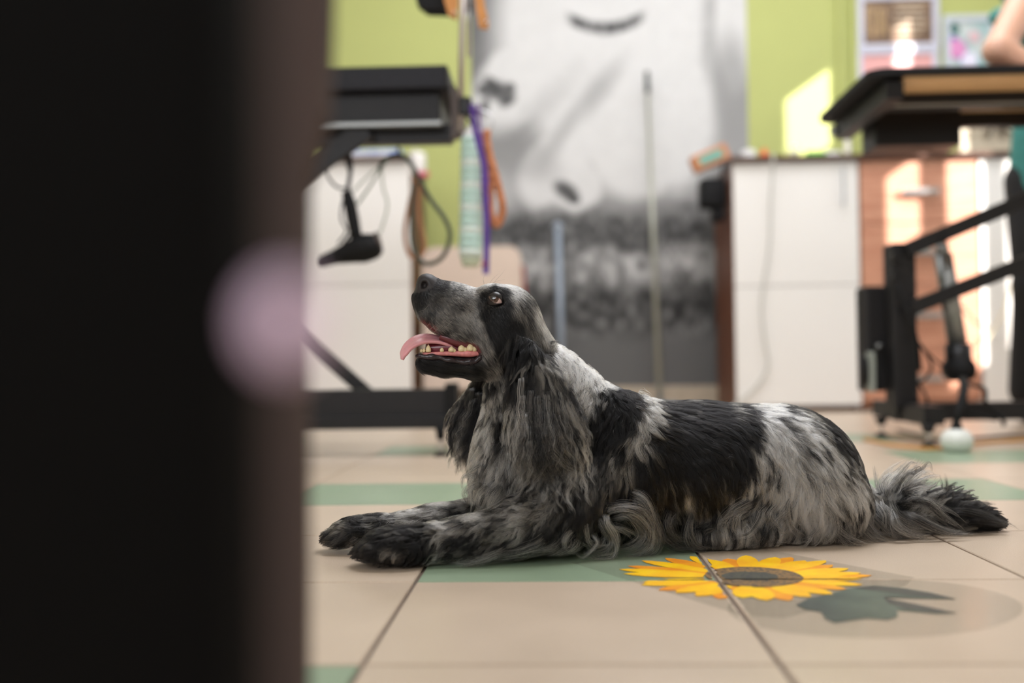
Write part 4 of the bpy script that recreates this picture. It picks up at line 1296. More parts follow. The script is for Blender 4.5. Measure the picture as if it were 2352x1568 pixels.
T_FAR = np.array([
    (750, 1235, 175, 12, .3, .03, .4), (780, 1215, 165, 13, .3, .12, .5), (830, 1200, 170, 14, .3, .06, .5), (800, 1232, 160, 14, .4, .18, .3),
    (850, 1225, 150, 14, .4, .10, .3), (880, 1200, 150, 20, .4, .10, .4), (930, 1195, 165, 22, .5, .38, .3), (1000, 1185, 165, 24, .5, .30, .3),
    (960, 1215, 160, 26, .6, .16, .3), (1060, 1175, 165, 26, .5, .22, .3), (1020, 1210, 155, 26, .6, .14, .3)], float)
T_EAR = np.array([
    (1205, 800, 110, 14, .2, .03, .2), (1235, 800, 70, 16, .3, .10, .3), (1225, 830, 88, 20, .3, .12, .15), (1200, 860, 100, 26, .5, .06, .2),
    (1250, 850, 62, 26, .4, .14, .15), (1195, 910, 95, 34, .7, .30, .2), (1225, 900, 92, 34, .6, .06, .15), (1262, 900, 72, 34, .6, .24, .15),
    (1205, 960, 95, 40, .8, .50, .15), (1240, 950, 86, 38, .7, .32, .15), (1280, 950, 74, 38, .6, .34, .15), (1190, 1000, 96, 42, .9, .62, .15),
    (1225, 1000, 92, 42, .9, .20, .15), (1262, 1000, 82, 42, .9, .36, .15), (1302, 1000, 70, 42, .8, .42, .15), (1200, 1050, 94, 42, 1, .40, .15),
    (1240, 1050, 90, 42, 1, .10, .15), (1280, 1045, 84, 42, 1, .34, .15), (1315, 1045, 76, 42, .9, .46, .15), (1220, 1080, 92, 36, 1, .14, .15),
    (1275, 1085, 88, 36, 1, .20, .15), (1320, 1080, 100, 36, 1, .50, .15)], float)
T_EARF = np.array([
    (1130, 870, 110, 26, .5, .08, .2), (1090, 930, 112, 38, .8, .22, .2), (1060, 960, 112, 42, 1, .30, .25), (1080, 1000, 95, 42, 1, .04, .15),
    (1055, 1010, 95, 42, 1, .14, .2), (1095, 1030, 90, 36, .9, .03, .15)], float)
T_TAIL = np.array([
    (1985, 1130, 55, 26, .3, .50, .2), (2010, 1160, 65, 30, .4, .34, .3), (2035, 1140, -66, 38, .5, .62, .8), (2065, 1150, -52, 42, .5, .40, .9),
    (2110, 1160, -45, 44, .5, .30, .9), (2150, 1165, -40, 40, .5, .14, .8), (2190, 1175, -30, 32, .5, .05, .7), (2240, 1190, -24, 24, .4, .02, .6),
    (2290, 1200, 0, 16, .3, .01, .5), (2040, 1190, 60, 38, .5, .46, .3), (2090, 1195, 35, 44, .6, .30, .3), (2080, 1215, 40, 40, .6, .34, .3),
    (2140, 1200, 24, 44, .6, .22, .3), (2190, 1208, 14, 34, .5, .07, .3), (2240, 1210, 5, 28, .4, .03, .3), (2290, 1213, 5, 18, .3, .02, .3)], float)


for _x, _y, _w in ((1000, 690, .25), (1020, 720, .38), (1030, 752, .32), (1060, 745, .42), (1075, 772, .34), (985, 725, .22), (1045, 655, .25), (1105, 775, .42), (1118, 800, .42), (1135, 835, .40)):
    T_HEAD[(T_HEAD[:, 0] == _x) & (T_HEAD[:, 1] == _y), 5] = _w
T_LEG[T_LEG[:, 0] > 1000, 5] += .07
T_FAR[:, 5] += .05
T_EAR[:, 5] *= 1.15
T_BODY[(T_BODY[:, 0] < 1270), 5] *= .78
T_BODY[(T_BODY[:, 1] > 1090) & (T_BODY[:, 0] > 1380), 5] += .05


def table(T, dy):
    P = np.array([D(r[0], r[1], dy)[[0, 2]] for r in T])
    a = np.radians(T[:, 2])
    return P, np.stack([np.cos(a), -np.sin(a), T[:, 3] * 1e-3, T[:, 4], T[:, 5], T[:, 6]], -1)


TAB = {'head': table(T_HEAD, -0.03), 'body': table(T_BODY, -0.07), 'leg_near': table(T_LEG, -0.085), 'leg_far': table(T_FAR, 0.03),
       'ear_near': table(T_EAR, -0.085), 'ear_far': table(T_EARF, 0.065), 'tail': table(T_TAIL, -0.01)}


def field(group, P, eps=0.006, chunk=20000):
    X, V = TAB[group]
    out = np.empty((len(P), V.shape[1]))
    for s in range(0, len(P), chunk):
        q = P[s:s + chunk][:, [0, 2]]
        d2 = ((q[:, None, :] - X[None]) ** 2).sum(-1)
        w = 1 / (d2 + eps * eps) ** 3.0
        out[s:s + chunk] = (w @ V) / w.sum(1, keepdims=True)
    return out


# distance-field lookup for keeping strands outside the skin
GRAD = None


def sd(P):
    f = np.clip((P - GMIN) / Hh, 0, np.array(GN) - 1.001)
    i = f.astype(np.int32)
    t = f - i
    x, y, z = i[:, 0], i[:, 1], i[:, 2]
    tx, ty, tz = t[:, 0], t[:, 1], t[:, 2]
    c = (sdf[x, y, z] * (1 - tx) + sdf[x + 1, y, z] * tx) * (1 - ty) + (sdf[x, y + 1, z] * (1 - tx) + sdf[x + 1, y + 1, z] * tx) * ty
    e = (sdf[x, y, z + 1] * (1 - tx) + sdf[x + 1, y, z + 1] * tx) * (1 - ty) + (sdf[x, y + 1, z + 1] * (1 - tx) + sdf[x + 1, y + 1, z + 1] * tx) * ty
    return c * (1 - tz) + e * tz


def grad(P):
    h = 0.0025
    g = np.stack([sd(P + np.eye(3)[k] * h) - sd(P - np.eye(3)[k] * h) for k in range(3)], -1)
    return g / (np.linalg.norm(g, axis=1, keepdims=True) + 1e-9)


# label every face with the limb it belongs to
FC = DV[DQ].mean(1)
LAB = {}
best = np.full(len(FC), 1e9)
names = ['body', 'head', 'leg_near', 'leg_far', 'ear_near', 'ear_far', 'tail']
lab = np.zeros(len(FC), int)
for g, fn, lo, hi in PRIMS:
    m = np.where(((FC > lo) & (FC < hi)).all(1))[0]
    if len(m) == 0:
        continue
    d = fn(FC[m].astype(np.float32))
    b = d < best[m]
    best[m[b]] = d[b]
    lab[m[b]] = names.index(g)
FA = np.linalg.norm(np.cross(DV[DQ[:, 2]] - DV[DQ[:, 0]], DV[DQ[:, 3]] - DV[DQ[:, 1]]), axis=1) / 2
FN = grad(FC)

BLACK = np.array([0.0026, 0.0024, 0.0025])
WHITE = np.array([0.80, 0.755, 0.69])
hair_mats = {}


def hair_material(name='coat_strands'):
    m = bpy.data.materials.new(name)
    m.use_nodes = True
    nt = m.node_tree
    nt.nodes.clear()
    out = nt.nodes.new('ShaderNodeOutputMaterial')
    h = nt.nodes.new('ShaderNodeBsdfHairPrincipled')
    h.model = 'CHIANG'
    h.parametrization = 'COLOR'
    a = nt.nodes.new('ShaderNodeAttribute')
    a.attribute_name = 'Col'
    nt.links.new(a.outputs['Color'], h.inputs['Color'])
    h.inputs['Roughness'].default_value = 0.34
    h.inputs['Radial Roughness'].default_value = 0.45
    h.inputs['Coat'].default_value = 0.0
    h.inputs['IOR'].default_value = 1.38
    h.inputs['Random Roughness'].default_value = 0.2
    nt.links.new(h.outputs[0], out.inputs['Surface'])
    return m


M_HAIR = hair_material()


def add_hair(name, PTS, rad, colr, parent, label=None):
    """PTS (N,S,3), rad root radius (N,), colr (N,3)"""
    N, S_, _ = PTS.shape
    cu = bpy.data.hair_curves.new(name)
    cu.add_curves([S_] * N)
    cu.attributes['position'].data.foreach_set('vector', PTS.astype(np.float32).ravel())
    t = np.linspace(0, 1, S_)
    prof = np.clip(1.0 - t ** 2.2 * 0.85, 0.12, 1)
    r = (rad[:, None] * prof[None]).astype(np.float32)
    ra = cu.attributes.get('radius') or cu.attributes.new('radius', 'FLOAT', 'POINT')
    ra.data.foreach_set('value', r.ravel())
    ca = cu.attributes.new('Col', 'FLOAT_COLOR', 'CURVE')
    ca.data.foreach_set('color', np.concatenate([colr, np.ones((N, 1))], 1).astype(np.float32).ravel())
    cu.materials.append(M_HAIR)
    o = bpy.data.objects.new(name, cu)
    COL.objects.link(o)
    o.parent = parent
    if label:
        o['label'] = label
    return o


def strand_colour(w, clump_n, fine_n, cs=0.30, fs=0.10):
    v = w + cs * clump_n * (0.15 + 2.6 * w * (1.15 - w)) + fs * fine_n * (0.2 + 1.6 * w)
    v = np.clip((v - 0.07) / 0.86, 0, 1)
    v = v * v * (3 - 2 * v)
    v = v ** 1.15
    warm = np.clip(0.5 + 0.5 * clump_n, 0, 1)[:, None]
    c = BLACK + (WHITE * (1 - warm * np.array([0.0, 0.035, 0.10])) - BLACK) * v[:, None]
    return c


def keep_mask(P, group):
    """bare places: nose leather, lips and mouth, eyes"""
    if group != 'head':
        return np.ones(len(P), bool)
    k = np.ones(len(P), bool)
    noz = D(972, 650, 0)
    k &= np.linalg.norm((P - noz) / np.array([pm(972, 34), 0.022, pm(972, 30)]), axis=1) > 1
    for ex, ey, s in EYE:
        e = D(ex, ey, s * 0.040)
        q = P - e
        a = math.radians(24)
        u = q[:, 0] * math.cos(a) - q[:, 2] * math.sin(a)
        v = q[:, 0] * math.sin(a) + q[:, 2] * math.cos(a)
        k &= ((u / pm(ex, 21)) ** 2 + (v / pm(ex, 12)) ** 2 > 1) | (np.abs(q[:, 1]) > 0.02)
    # mouth interior
    for (x, y, a, b, an) in ((1040, 797, 84, 19, 7), (962, 768, 46, 36, 30)):
        e = D(x, y, 0)
        q = P - e
        t = math.radians(an)
        u = q[:, 0] * math.cos(t) - q[:, 2] * math.sin(t)
        v = q[:, 0] * math.sin(t) + q[:, 2] * math.cos(t)
        ins = (u / pm(x, a)) ** 2 + (v / pm(x, b)) ** 2 < 1
        k &= ~(ins & (np.abs(q[:, 1]) < 0.0215))
    return k


def grow(group, name, N, S_, rad, clumps, clamp, seed, cs=0.30, freq=1.6, wave_amp=0.9, grav=0.35, offs=0.0016, back=0.45, parent=None,
         lenk=1.0, label=None, floor_skip=0.004):
    rng = np.random.default_rng(seed)
    gi = names.index(group)
    f = np.where(lab == gi)[0]
    wgt = FA[f] * np.where(FN[f, 1] > 0.35, back, 1.0) * np.where((FN[f, 2] < -0.5) & (FC[f, 2] < 0.02), 0.15, 1.0)
    pick = f[rng.choice(len(f), N, p=wgt / wgt.sum())]
    u, v = rng.random(N)[:, None], rng.random(N)[:, None]
    q = DV[DQ[pick]]
    R0 = (q[:, 0] * (1 - u) + q[:, 1] * u) * (1 - v) + (q[:, 3] * (1 - u) + q[:, 2] * u) * v
    k = keep_mask(R0, group)
    R0 = R0[k]
    N = len(R0)
    nc = max(4, int(N / clumps))
    ci = rng.choice(N, nc, replace=False)
    kd = kdtree.KDTree(nc)
    sc = np.array([1, 1, 1])
    for a_, i_ in enumerate(ci):
        kd.insert(R0[i_], a_)
    kd.balance()
    cid = np.fromiter((kd.find(p)[1] for p in R0.tolist()), int, N)
    cn = rng.normal(size=nc)
    # neighbouring clumps share tone in streaks along the comb direction
    tone = cn * 0.6
    F0 = field(group, R0)
    L = F0[:, 2] * lenk * rng.uniform(0.7, 1.15, N)
    Lc = (0.85 + 0.3 * rng.random(nc))[cid]
    L = L * Lc
    phase = (rng.random(nc) * 2 * PI)[cid] + rng.normal(size=N) * 0.25
    fq = (freq * rng.uniform(0.75, 1.3, nc))[cid]
    devi = (rng.normal(size=nc) * 0.16)[cid] + rng.normal(size=N) * 0.07
    amp = F0[:, 3] * wave_amp
    lift = F0[:, 5]
    layer = rng.random(N)
    P = R0.copy()
    out = np.empty((N, S_, 3), np.float32)
    out[:, 0] = P
    ph_y = (rng.random(nc) * 2 * PI)[cid]
    for s in range(1, S_):
        t = s / (S_ - 1)
        n = grad(P)
        Fd = field(group, P) if s > 1 else F0
        cx, cz = Fd[:, 0], Fd[:, 1]
        ca_, sa_ = np.cos(devi), np.sin(devi)
        c = np.stack([cx * ca_ - cz * sa_, np.zeros(N), cx * sa_ + cz * ca_], -1)
        free = np.clip(lift * 1.2, 0, 0.9)[:, None] * t
        tang = c - n * (n * c).sum(1, keepdims=True)
        tl = np.linalg.norm(tang, axis=1, keepdims=True)
        dwn = np.array([0, 0, -1.0]) - n * (-n[:, 2:3])
        tang = tang + dwn * np.clip(0.35 - tl, 0, 1)
        tang /= np.linalg.norm(tang, axis=1, keepdims=True) + 1e-6
        c /= np.linalg.norm(c, axis=1, keepdims=True) + 1e-6
        d = tang * (1 - free) + c * free
        side = np.cross(n, d)
        sv = np.linalg.norm(side, axis=1, keepdims=True)
        side /= sv + 1e-6
        tt = 2 * PI * fq * (L / 0.03) * t
        wv = (amp * np.cos(tt + phase))[:, None] * side * 0.9 + (amp * 0.22 * np.cos(tt + ph_y))[:, None] * n
        d = d + n * (0.35 + 0.6 * lift[:, None]) * (1 - t) * 0.6 + wv * min(1, t * 2.5)
        d = d + np.array([0, 0, -1.0]) * grav * t * (1 - 0.8 * lift[:, None])
        d /= np.linalg.norm(d, axis=1, keepdims=True) + 1e-6
        P = P + d * (L / (S_ - 1))[:, None]
        dist = sd(P)
        need = offs * (0.3 + layer) * min(1, t * 2)
        pen = dist < need
        if pen.any():
            g = grad(P[pen])
            P[pen] += g * (need[pen] - dist[pen])[:, None]
        P[:, 2] = np.maximum(P[:, 2], 0.0012 + 0.004 * layer * t)
        out[:, s] = P
    # clumping
    lead = out[ci][cid]
    root_off = (R0 - R0[ci][cid])[:, None, :]
    t = np.linspace(0, 1, S_)[None, :, None]
    amt = clamp * t ** 0.7
    tgt = lead + root_off * (1 - 0.8 * t)
    Lr = (L / L[ci][cid])[:, None, None]
    out = out * (1 - amt) + tgt * amt
    # mottled tone drawn out along the comb
    coln = tone[cid]
    big = (vnoise(R0[:, 0] * 90 + R0[:, 1] * 40, R0[:, 2] * 90, 5) - 0.5) * 2.2
    coln = coln + big
    w = F0[:, 4]
    col = strand_colour(w, coln, rng.normal(size=N), cs)
    r = rad * rng.uniform(0.7, 1.2, N)
    return add_hair(name, out, r, col, parent, label)


# skin colour under the coat
FVc = np.zeros((len(DV), 3))
vl = np.zeros(len(DV), int)
vl[DQ.ravel()] = np.repeat(lab, 4)
for gi, g in enumerate(names):
    m = vl == gi
    if m.any():
        w = field(g, DV[m])[:, 4]
        FVc[m] = BLACK * 1.2 + (WHITE * 0.35) * (np.clip(w, 0, 1) ** 1.6)[:, None]
# nose leather and mouth lining colours on the skin itself
nzc = np.linalg.norm((DV - D(972, 650, 0)) / np.array([pm(972, 36), 0.024, pm(972, 32)]), axis=1) < 1
FVc[nzc] = np.array(S(40, 36, 36))
mc = np.zeros(len(DV), bool)
for (x, y, a, b, an) in ((1040, 797, 80, 17, 7), (970, 768, 44, 36, 30)):
    q = DV - D(x, y, 0)
    t = math.radians(an)
    u = q[:, 0] * math.cos(t) - q[:, 2] * math.sin(t)
    v = q[:, 0] * math.sin(t) + q[:, 2] * math.cos(t)
    mc |= ((u / pm(x, a)) ** 2 + (v / pm(x, b)) ** 2 < 1) & (np.abs(q[:, 1]) < 0.020)
FVc[mc & (vl == names.index('head'))] = np.array(S(92, 42, 44))
ca = me.color_attributes.new('Col', 'FLOAT_COLOR', 'POINT')
ca.data.foreach_set('color', np.concatenate([FVc, np.ones((len(DV), 1))], 1).astype(np.float32).ravel())
dog = link('dog', me, attr_mat('dog_skin', 0.5, 0.4), smooth=True)
tag(dog, 'black and grey roan cocker spaniel lying on the tiles, head raised, tongue out', 'dog')

grow('body', 'body_coat', 130000, 13, 0.00015, 30, 0.70, 1, cs=0.40, wave_amp=0.85, freq=1.25, offs=0.005, parent=dog)
grow('head', 'head_coat', 66000, 7, 0.00010, 7, 0.30, 2, cs=0.16, wave_amp=0.3, offs=0.0006, grav=0.1, parent=dog)
grow('leg_near', 'leg_coat', 30000, 13, 0.00015, 30, 0.78, 3, cs=0.2, wave_amp=1.1, freq=1.5, offs=0.004, parent=dog, lenk=1.15)
grow('leg_far', 'leg_coat', 17000, 13, 0.00015, 30, 0.78, 4, cs=0.2, wave_amp=1.1, freq=1.5, offs=0.004, parent=dog, lenk=1.15)
grow('ear_near', 'ear_feathering', 26000, 26, 0.00014, 30, 0.9, 5, cs=0.42, wave_amp=1.05, freq=1.25, offs=0.007, grav=0.5, parent=dog, lenk=1.95)
grow('ear_far', 'ear_feathering', 12000, 24, 0.00014, 30, 0.9, 6, cs=0.30, wave_amp=1.1, freq=1.3, offs=0.005, grav=0.5, parent=dog, lenk=1.8)
grow('tail', 'tail_feathering', 17000, 15, 0.00015, 40, 0.85, 7, cs=0.30, wave_amp=0.8, freq=1.0, offs=0.004, grav=0.12, parent=dog)

# ------------------------------------------------------------------ eyes, mouth, whiskers, long locks
def surf_dy(px, py, far=False):
    """how far from the dog's mid plane the skin lies on the near (or far) side under this photo point"""
    s = 1 if far else -1
    dys = np.linspace(s * 0.13, 0, 200)
    P = np.array([D(px, py, d) for d in dys])
    v = sd(P)
    k = np.where(v < 0)[0]
    return float(dys[k[0]]) if len(k) else 0.0


M_lid = mat('lid_skin', S(24, 20, 20), .35)
M_sclera = mat('eye_white', S(206, 176, 170), .08, coat=1.0)
M_iris = mat('iris', S(74, 44, 30), .05, coat=1.0, noise=.5, scale=300)
M_pupil = mat('pupil', S(6, 5, 6), .03, coat=1.0)


def sphere_patch(name, c, r, test, m, parent, seg=48):
    """part of a sphere: faces whose centre direction passes test(dir)"""
    bm = bmesh.new()
    bmesh.ops.create_uvsphere(bm, u_segments=seg, v_segments=seg // 2, radius=1, matrix=Matrix.Rotation(math.radians(90), 4, 'X'))
    dl = [f for f in bm.faces if not test(f.calc_center_median().normalized())]
    bmesh.ops.delete(bm, geom=dl, context='FACES')
    for v in bm.verts:
        v.co = Vector(c) + v.co * r
    me_ = bpy.data.meshes.new(name)
    bm.to_mesh(me_)
    bm.free()
    return link(name, me_, m, parent, True)


for ex, ey, s in EYE:
    c = D(ex, ey, s * 0.0302)
    R_ = 0.0112
    gz = Vector((-0.20, s * 0.93, 0.30)).normalized()
    eb = sphere_patch('eye', c, R_, lambda d: True, M_sclera, dog, 32)
    sphere_patch('iris', c, R_ * 1.018, lambda d: d.dot(gz) > math.cos(math.radians(39)), M_iris, eb, 72)
    sphere_patch('pupil', c, R_ * 1.028, lambda d: d.dot(gz) > math.cos(math.radians(19)), M_pupil, eb, 72)

    def lid_test(d, s=s):
        if d.y * s < 0.05:
            return False
        x, z = d.x, d.z
        t = math.radians(-24)
        u = x * math.cos(t) + z * math.sin(t)
        v = -x * math.sin(t) + z * math.cos(t)
        hu = 0.84
        if abs(u) < hu:
            k = 1 - (u / hu) ** 2
            if -0.36 * k ** .9 < v < 0.40 * k ** .8:
                return False
        return True
    sphere_patch('eyelid', c, R_ * 1.05, lid_test, M_lid, eb, 96)

M_mouth = mat('mouth_lining', S(120, 44, 56), .25, noise=.3, scale=90)
M_gum = mat('gum', S(222, 140, 138), .2, noise=.25, scale=200)
M_tongue = mat('tongue', S(226, 160, 166), .34, noise=.08, scale=120, bump=.25, sub=.15)
M_tooth = mat('tooth', S(232, 214, 168), .25, noise=.12, scale=60)
M_lip = mat('lip', S(46, 36, 40), .22, noise=.3, scale=150, bump=.5)


def dpath(pts):
    return [Vector(D(*p)) for p in pts]


MB().tube(dpath([(978, 800, 0), (1010, 801, 0), (1050, 803, 0), (1100, 808, 0)]), [.006, .012, .015, .014], 14).build('mouth_lining', M_mouth, dog, True)
MB().tube(dpath([(1110, 790, -.0), (1085, 790, -.012), (1050, 783, -.014), (1010, 772, -.012)]), [.008, .010, .008, .004], 12).build('palate', mat('palate_skin', S(96, 38, 44), .3), dog, True)
for s in (-1, 1):
    gm = MB().tube(dpath([(972, 813, s * .008), (1000, 812, s * .0145), (1045, 812, s * .0175), (1078, 812, s * .0205), (1102, 812, s * .0215)]), [.0022, .0024, .0036, .0046, .003], 10).build('gum', M_gum, dog, True)
    for (x, y, h, w, pt) in ((968, 806, 5, 3.4, .5), (974, 806, 6, 3.4, .5), (984, 806, 15, 6.5, .22), (1015, 805, 7, 5, .35), (1037, 805, 10, 8, .25), (1043, 806, 6, 5, .4),
                             (1060, 804, 14, 8.5, .25), (1068, 805, 8, 6, .4), (1080, 803, 14, 9.5, .6), (1089, 804, 9, 7, .6)):
        dyt = s * float(np.interp(x, [968, 1000, 1045, 1100], [.010, .0155, .0185, .0215]))
        b = Vector(D(x, y, dyt))
        k = pm(x, 1)
        MB().lathe(b, [(w * k * .8, -3 * k), (w * k, 1 * k), (w * k * .85, h * k * .5), (w * k * pt, h * k * .9), (w * k * .08, h * k)], 12).build('tooth', M_tooth, gm, True)
    rl = random.Random(9)
    lp = catmull(dpath([(956, 817, s * .008), (980, 819, s * .0135), (1010, 821, s * .0175), (1035, 828, s * .021), (1068, 832, s * .0235), (1094, 828, s * .025), (1108, 817, s * .026), (1104, 804, s * .025)]), 3)
    lp = [q + Vector((rl.uniform(-1, 1), 0, rl.uniform(-1, 1))) * .0007 for q in lp]
    MB().tube(lp, [.0022] + [rl.uniform(.0026, .0048) for _ in range(18)] + [.002], 12, 3).build('lower_lip', M_lip, dog, True)
# tongue: a soft strap that folds down over the lower teeth on the near side
pth = catmull(dpath([(1078, 800, 0), (1045, 789, 0), (1010, 776, -.001), (975, 770, -.003), (948, 776, -.004), (930, 790, -.005), (921, 806, -.006), (919, 820, -.006)]), 6)
nt_, nv_ = len(pth), 13
bm = bmesh.new()
rows = []
for i, q in enumerate(pth):
    t = i / (nt_ - 1)
    w_ = 0.0135 * (0.9 + 0.25 * math.sin(t * PI)) * (1 if t < .82 else math.sqrt(max(0.02, 1 - ((t - .82) / .18) ** 2)))
    drop = np.interp(t, [0, .3, .5, .7, .85, 1], [.004, .008, .013, .016, .013, .003])
    row = []
    for k in range(nv_):
        v = k / (nv_ - 1) * 2 - 1          # +1 is the near side
        z = -drop * ((v * .5 + .5) ** 1.6) - 0.0022 * (1 - abs(v)) ** 2 + .001
        x = 0.004 * t * (v * .5 + .5)
        row.append(bm.verts.new(q + Vector((x, -v * w_ * (1 - .25 * t), z))))
    rows.append(row)
for i in range(nt_ - 1):
    for k in range(nv_ - 1):
        bm.faces.new((rows[i][k], rows[i][k + 1], rows[i + 1][k + 1], rows[i + 1][k]))
bmesh.ops.recalc_face_normals(bm, faces=bm.faces)
tme = bpy.data.meshes.new('tongue')
bm.to_mesh(tme)
bm.free()
to = link('tongue', tme, M_tongue, dog, True)
md = to.modifiers.new('thick', 'SOLIDIFY')
md.thickness = 0.0042
md.offset = 0
md = to.modifiers.new('soft', 'SUBSURF')
md.levels = md.render_levels = 2

# long locks: guide (px, py, dy) rows, strands, width mm, whiteness
def locks(name, L, seed, label=None, rad=0.00017, S_=18):
    rng = np.random.default_rng(seed)
    PT, CO, RA = [], [], []
    L2 = []
    for pts, n, wid, w in L:
        ns = max(1, n // 26)
        for q in range(ns):
            o = rng.normal(size=3) * (0 if ns == 1 else 1)
            j = rng.normal(size=(len(pts), 2)) * (0 if ns == 1 else 3.2)
            k_ = rng.uniform(.8, 1.12) if ns > 1 else 1
            x0, y0 = pts[0][0], pts[0][1]
            L2.append(([(x0 + (x - x0) * k_ + o[0] * 5.5 + a_[0], y0 + (y - y0) * k_ + o[1] * 4 + a_[1], d + o[2] * .0035) for (x, y, d), a_ in zip(pts, j)],
                       max(1, n // ns), wid * (.55 if ns > 1 else 1), min(1.0, w * (rng.uniform(.7, 1.4) if ns > 1 else 1))))
    for pts, n, wid, w in L2:
        pts = [(pts[0][0], pts[0][1], pts[0][2] + (.034 if n > 1 else 0))] + [(pts[0][0] * .6 + pts[1][0] * .4, pts[0][1] * .6 + pts[1][1] * .4, pts[0][2] + (.008 if n > 1 else 0))] + list(pts[1:])
        g = catmull([Vector(D(*p)) for p in pts], 6)
        g = np.array([list(v) for v in g])
        cum = np.r_[0, np.cumsum(np.linalg.norm(np.diff(g, axis=0), axis=1))]
        tt = np.linspace(0, cum[-1], S_)
        c = np.stack([np.interp(tt, cum, g[:, k]) for k in range(3)], -1)
        tan = np.gradient(c, axis=0)
        tan /= np.linalg.norm(tan, axis=1, keepdims=True) + 1e-9
        e2 = np.array([0, 1.0, 0])
        e1 = np.cross(tan, e2)
        e1 /= np.linalg.norm(e1, axis=1, keepdims=True) + 1e-9
        a = rng.normal(size=n) * wid * 1e-3 * .5
        b = rng.normal(size=n) * wid * 1e-3 * .35
        s = np.linspace(0, 1, S_)
        env = 0.12 + 0.95 * np.sin(np.clip(s * 1.02, 0, 1) ** .8 * PI) ** .8
        env2 = np.where(s > .8, 1 - (s - .8) * 2.2, 1)
        off = (a[:, None, None] * e1[None] + b[:, None, None] * e2) * (env * env2)[None, :, None]
        ph = rng.random(n) * 6.28
        wob = (np.sin(s[None] * rng.uniform(3, 8, n)[:, None] + ph[:, None]) * s[None] * .0013)[..., None] * e1[None]
        P = c[None] + off + wob
        ln = rng.uniform(.78, 1.0, n)
        # shorten some strands
        idx = (s[None] * ln[:, None]) * (S_ - 1)
        i0 = np.clip(idx.astype(int), 0, S_ - 2)
        fr = (idx - i0)[..., None]
        P = np.take_along_axis(P, i0[..., None].repeat(3, -1), 1) * (1 - fr) + np.take_along_axis(P, (i0 + 1)[..., None].repeat(3, -1), 1) * fr
        P[:, :, 2] = np.maximum(P[:, :, 2], 0.0012)
        PT.append(P)
        CO.append(strand_colour(np.full(n, w), np.full(n, rng.normal() * .3), rng.normal(size=n), .2, .5))
        RA.append(rad * rng.uniform(.7, 1.2, n))
    return add_hair(name, np.concatenate(PT), np.concatenate(RA), np.concatenate(CO), dog, label)


def dd(pts, dy):
    return [(x, y, dy) for x, y in pts]


C1 = -0.112
elbow = [
    (dd([(1384, 1172), (1392, 1198), (1413, 1234), (1406, 1270), (1365, 1279), (1342, 1258)], C1 - .012), 130, 5, .80),
    (dd([(1378, 1176), (1386, 1205), (1400, 1240), (1385, 1268), (1352, 1262), (1350, 1240)], C1 - .010), 110, 6, .62),
    (dd([(1372, 1180), (1420, 1162), (1470, 1172), (1500, 1215), (1500, 1250), (1470, 1270), (1425, 1272)], C1 - .004), 190, 9, .60),
    (dd([(1400, 1190), (1452, 1180), (1485, 1212), (1488, 1245), (1455, 1266), (1420, 1268)], C1 - .006), 170, 9, .66),
    (dd([(1385, 1205), (1425, 1214), (1462, 1228), (1470, 1245)], C1 - .006), 90, 6, .55),
    (dd([(1440, 1130), (1480, 1150), (1500, 1190), (1505, 1230), (1485, 1262)], C1), 150, 9, .48),
    (dd([(1352, 1180), (1338, 1212), (1350, 1245), (1378, 1248), (1388, 1228)], C1 - .010), 110, 6, .50),
    (dd([(1335, 1208), (1306, 1230), (1292, 1256), (1310, 1272), (1335, 1266)], C1 - .012), 150, 8, .58),
    (dd([(1322, 1222), (1312, 1250), (1290, 1268), (1255, 1276)], C1 - .012), 120, 8, .50),
    (dd([(1300, 1225), (1270, 1255), (1230, 1272), (1180, 1278)], C1 - .012), 120, 8, .40),
    (dd([(1360, 1215), (1372, 1250), (1340, 1276), (1320, 1270)], C1 - .014), 70, 4, .70),
    (dd([(1260, 1235), (1215, 1262), (1150, 1280), (1100, 1290)], C1 - .008), 130, 8, .42),
    (dd([(1180, 1250), (1130, 1272), (1080, 1292), (1040, 1298)], C1 - .006), 130, 8, .44),
    (dd([(1540, 1170), (1530, 1210), (1555, 1245), (1590, 1258)], C1 + .01), 120, 8, .16),
    (dd([(1500, 1190), (1520, 1235), (1560, 1262), (1620, 1264)], C1 + .004), 120, 9, .10),
    (dd([(1590, 1170), (1580, 1215), (1600, 1250), (1650, 1258)], C1 + .01), 120, 9, .20),
]
C2 = -0.098
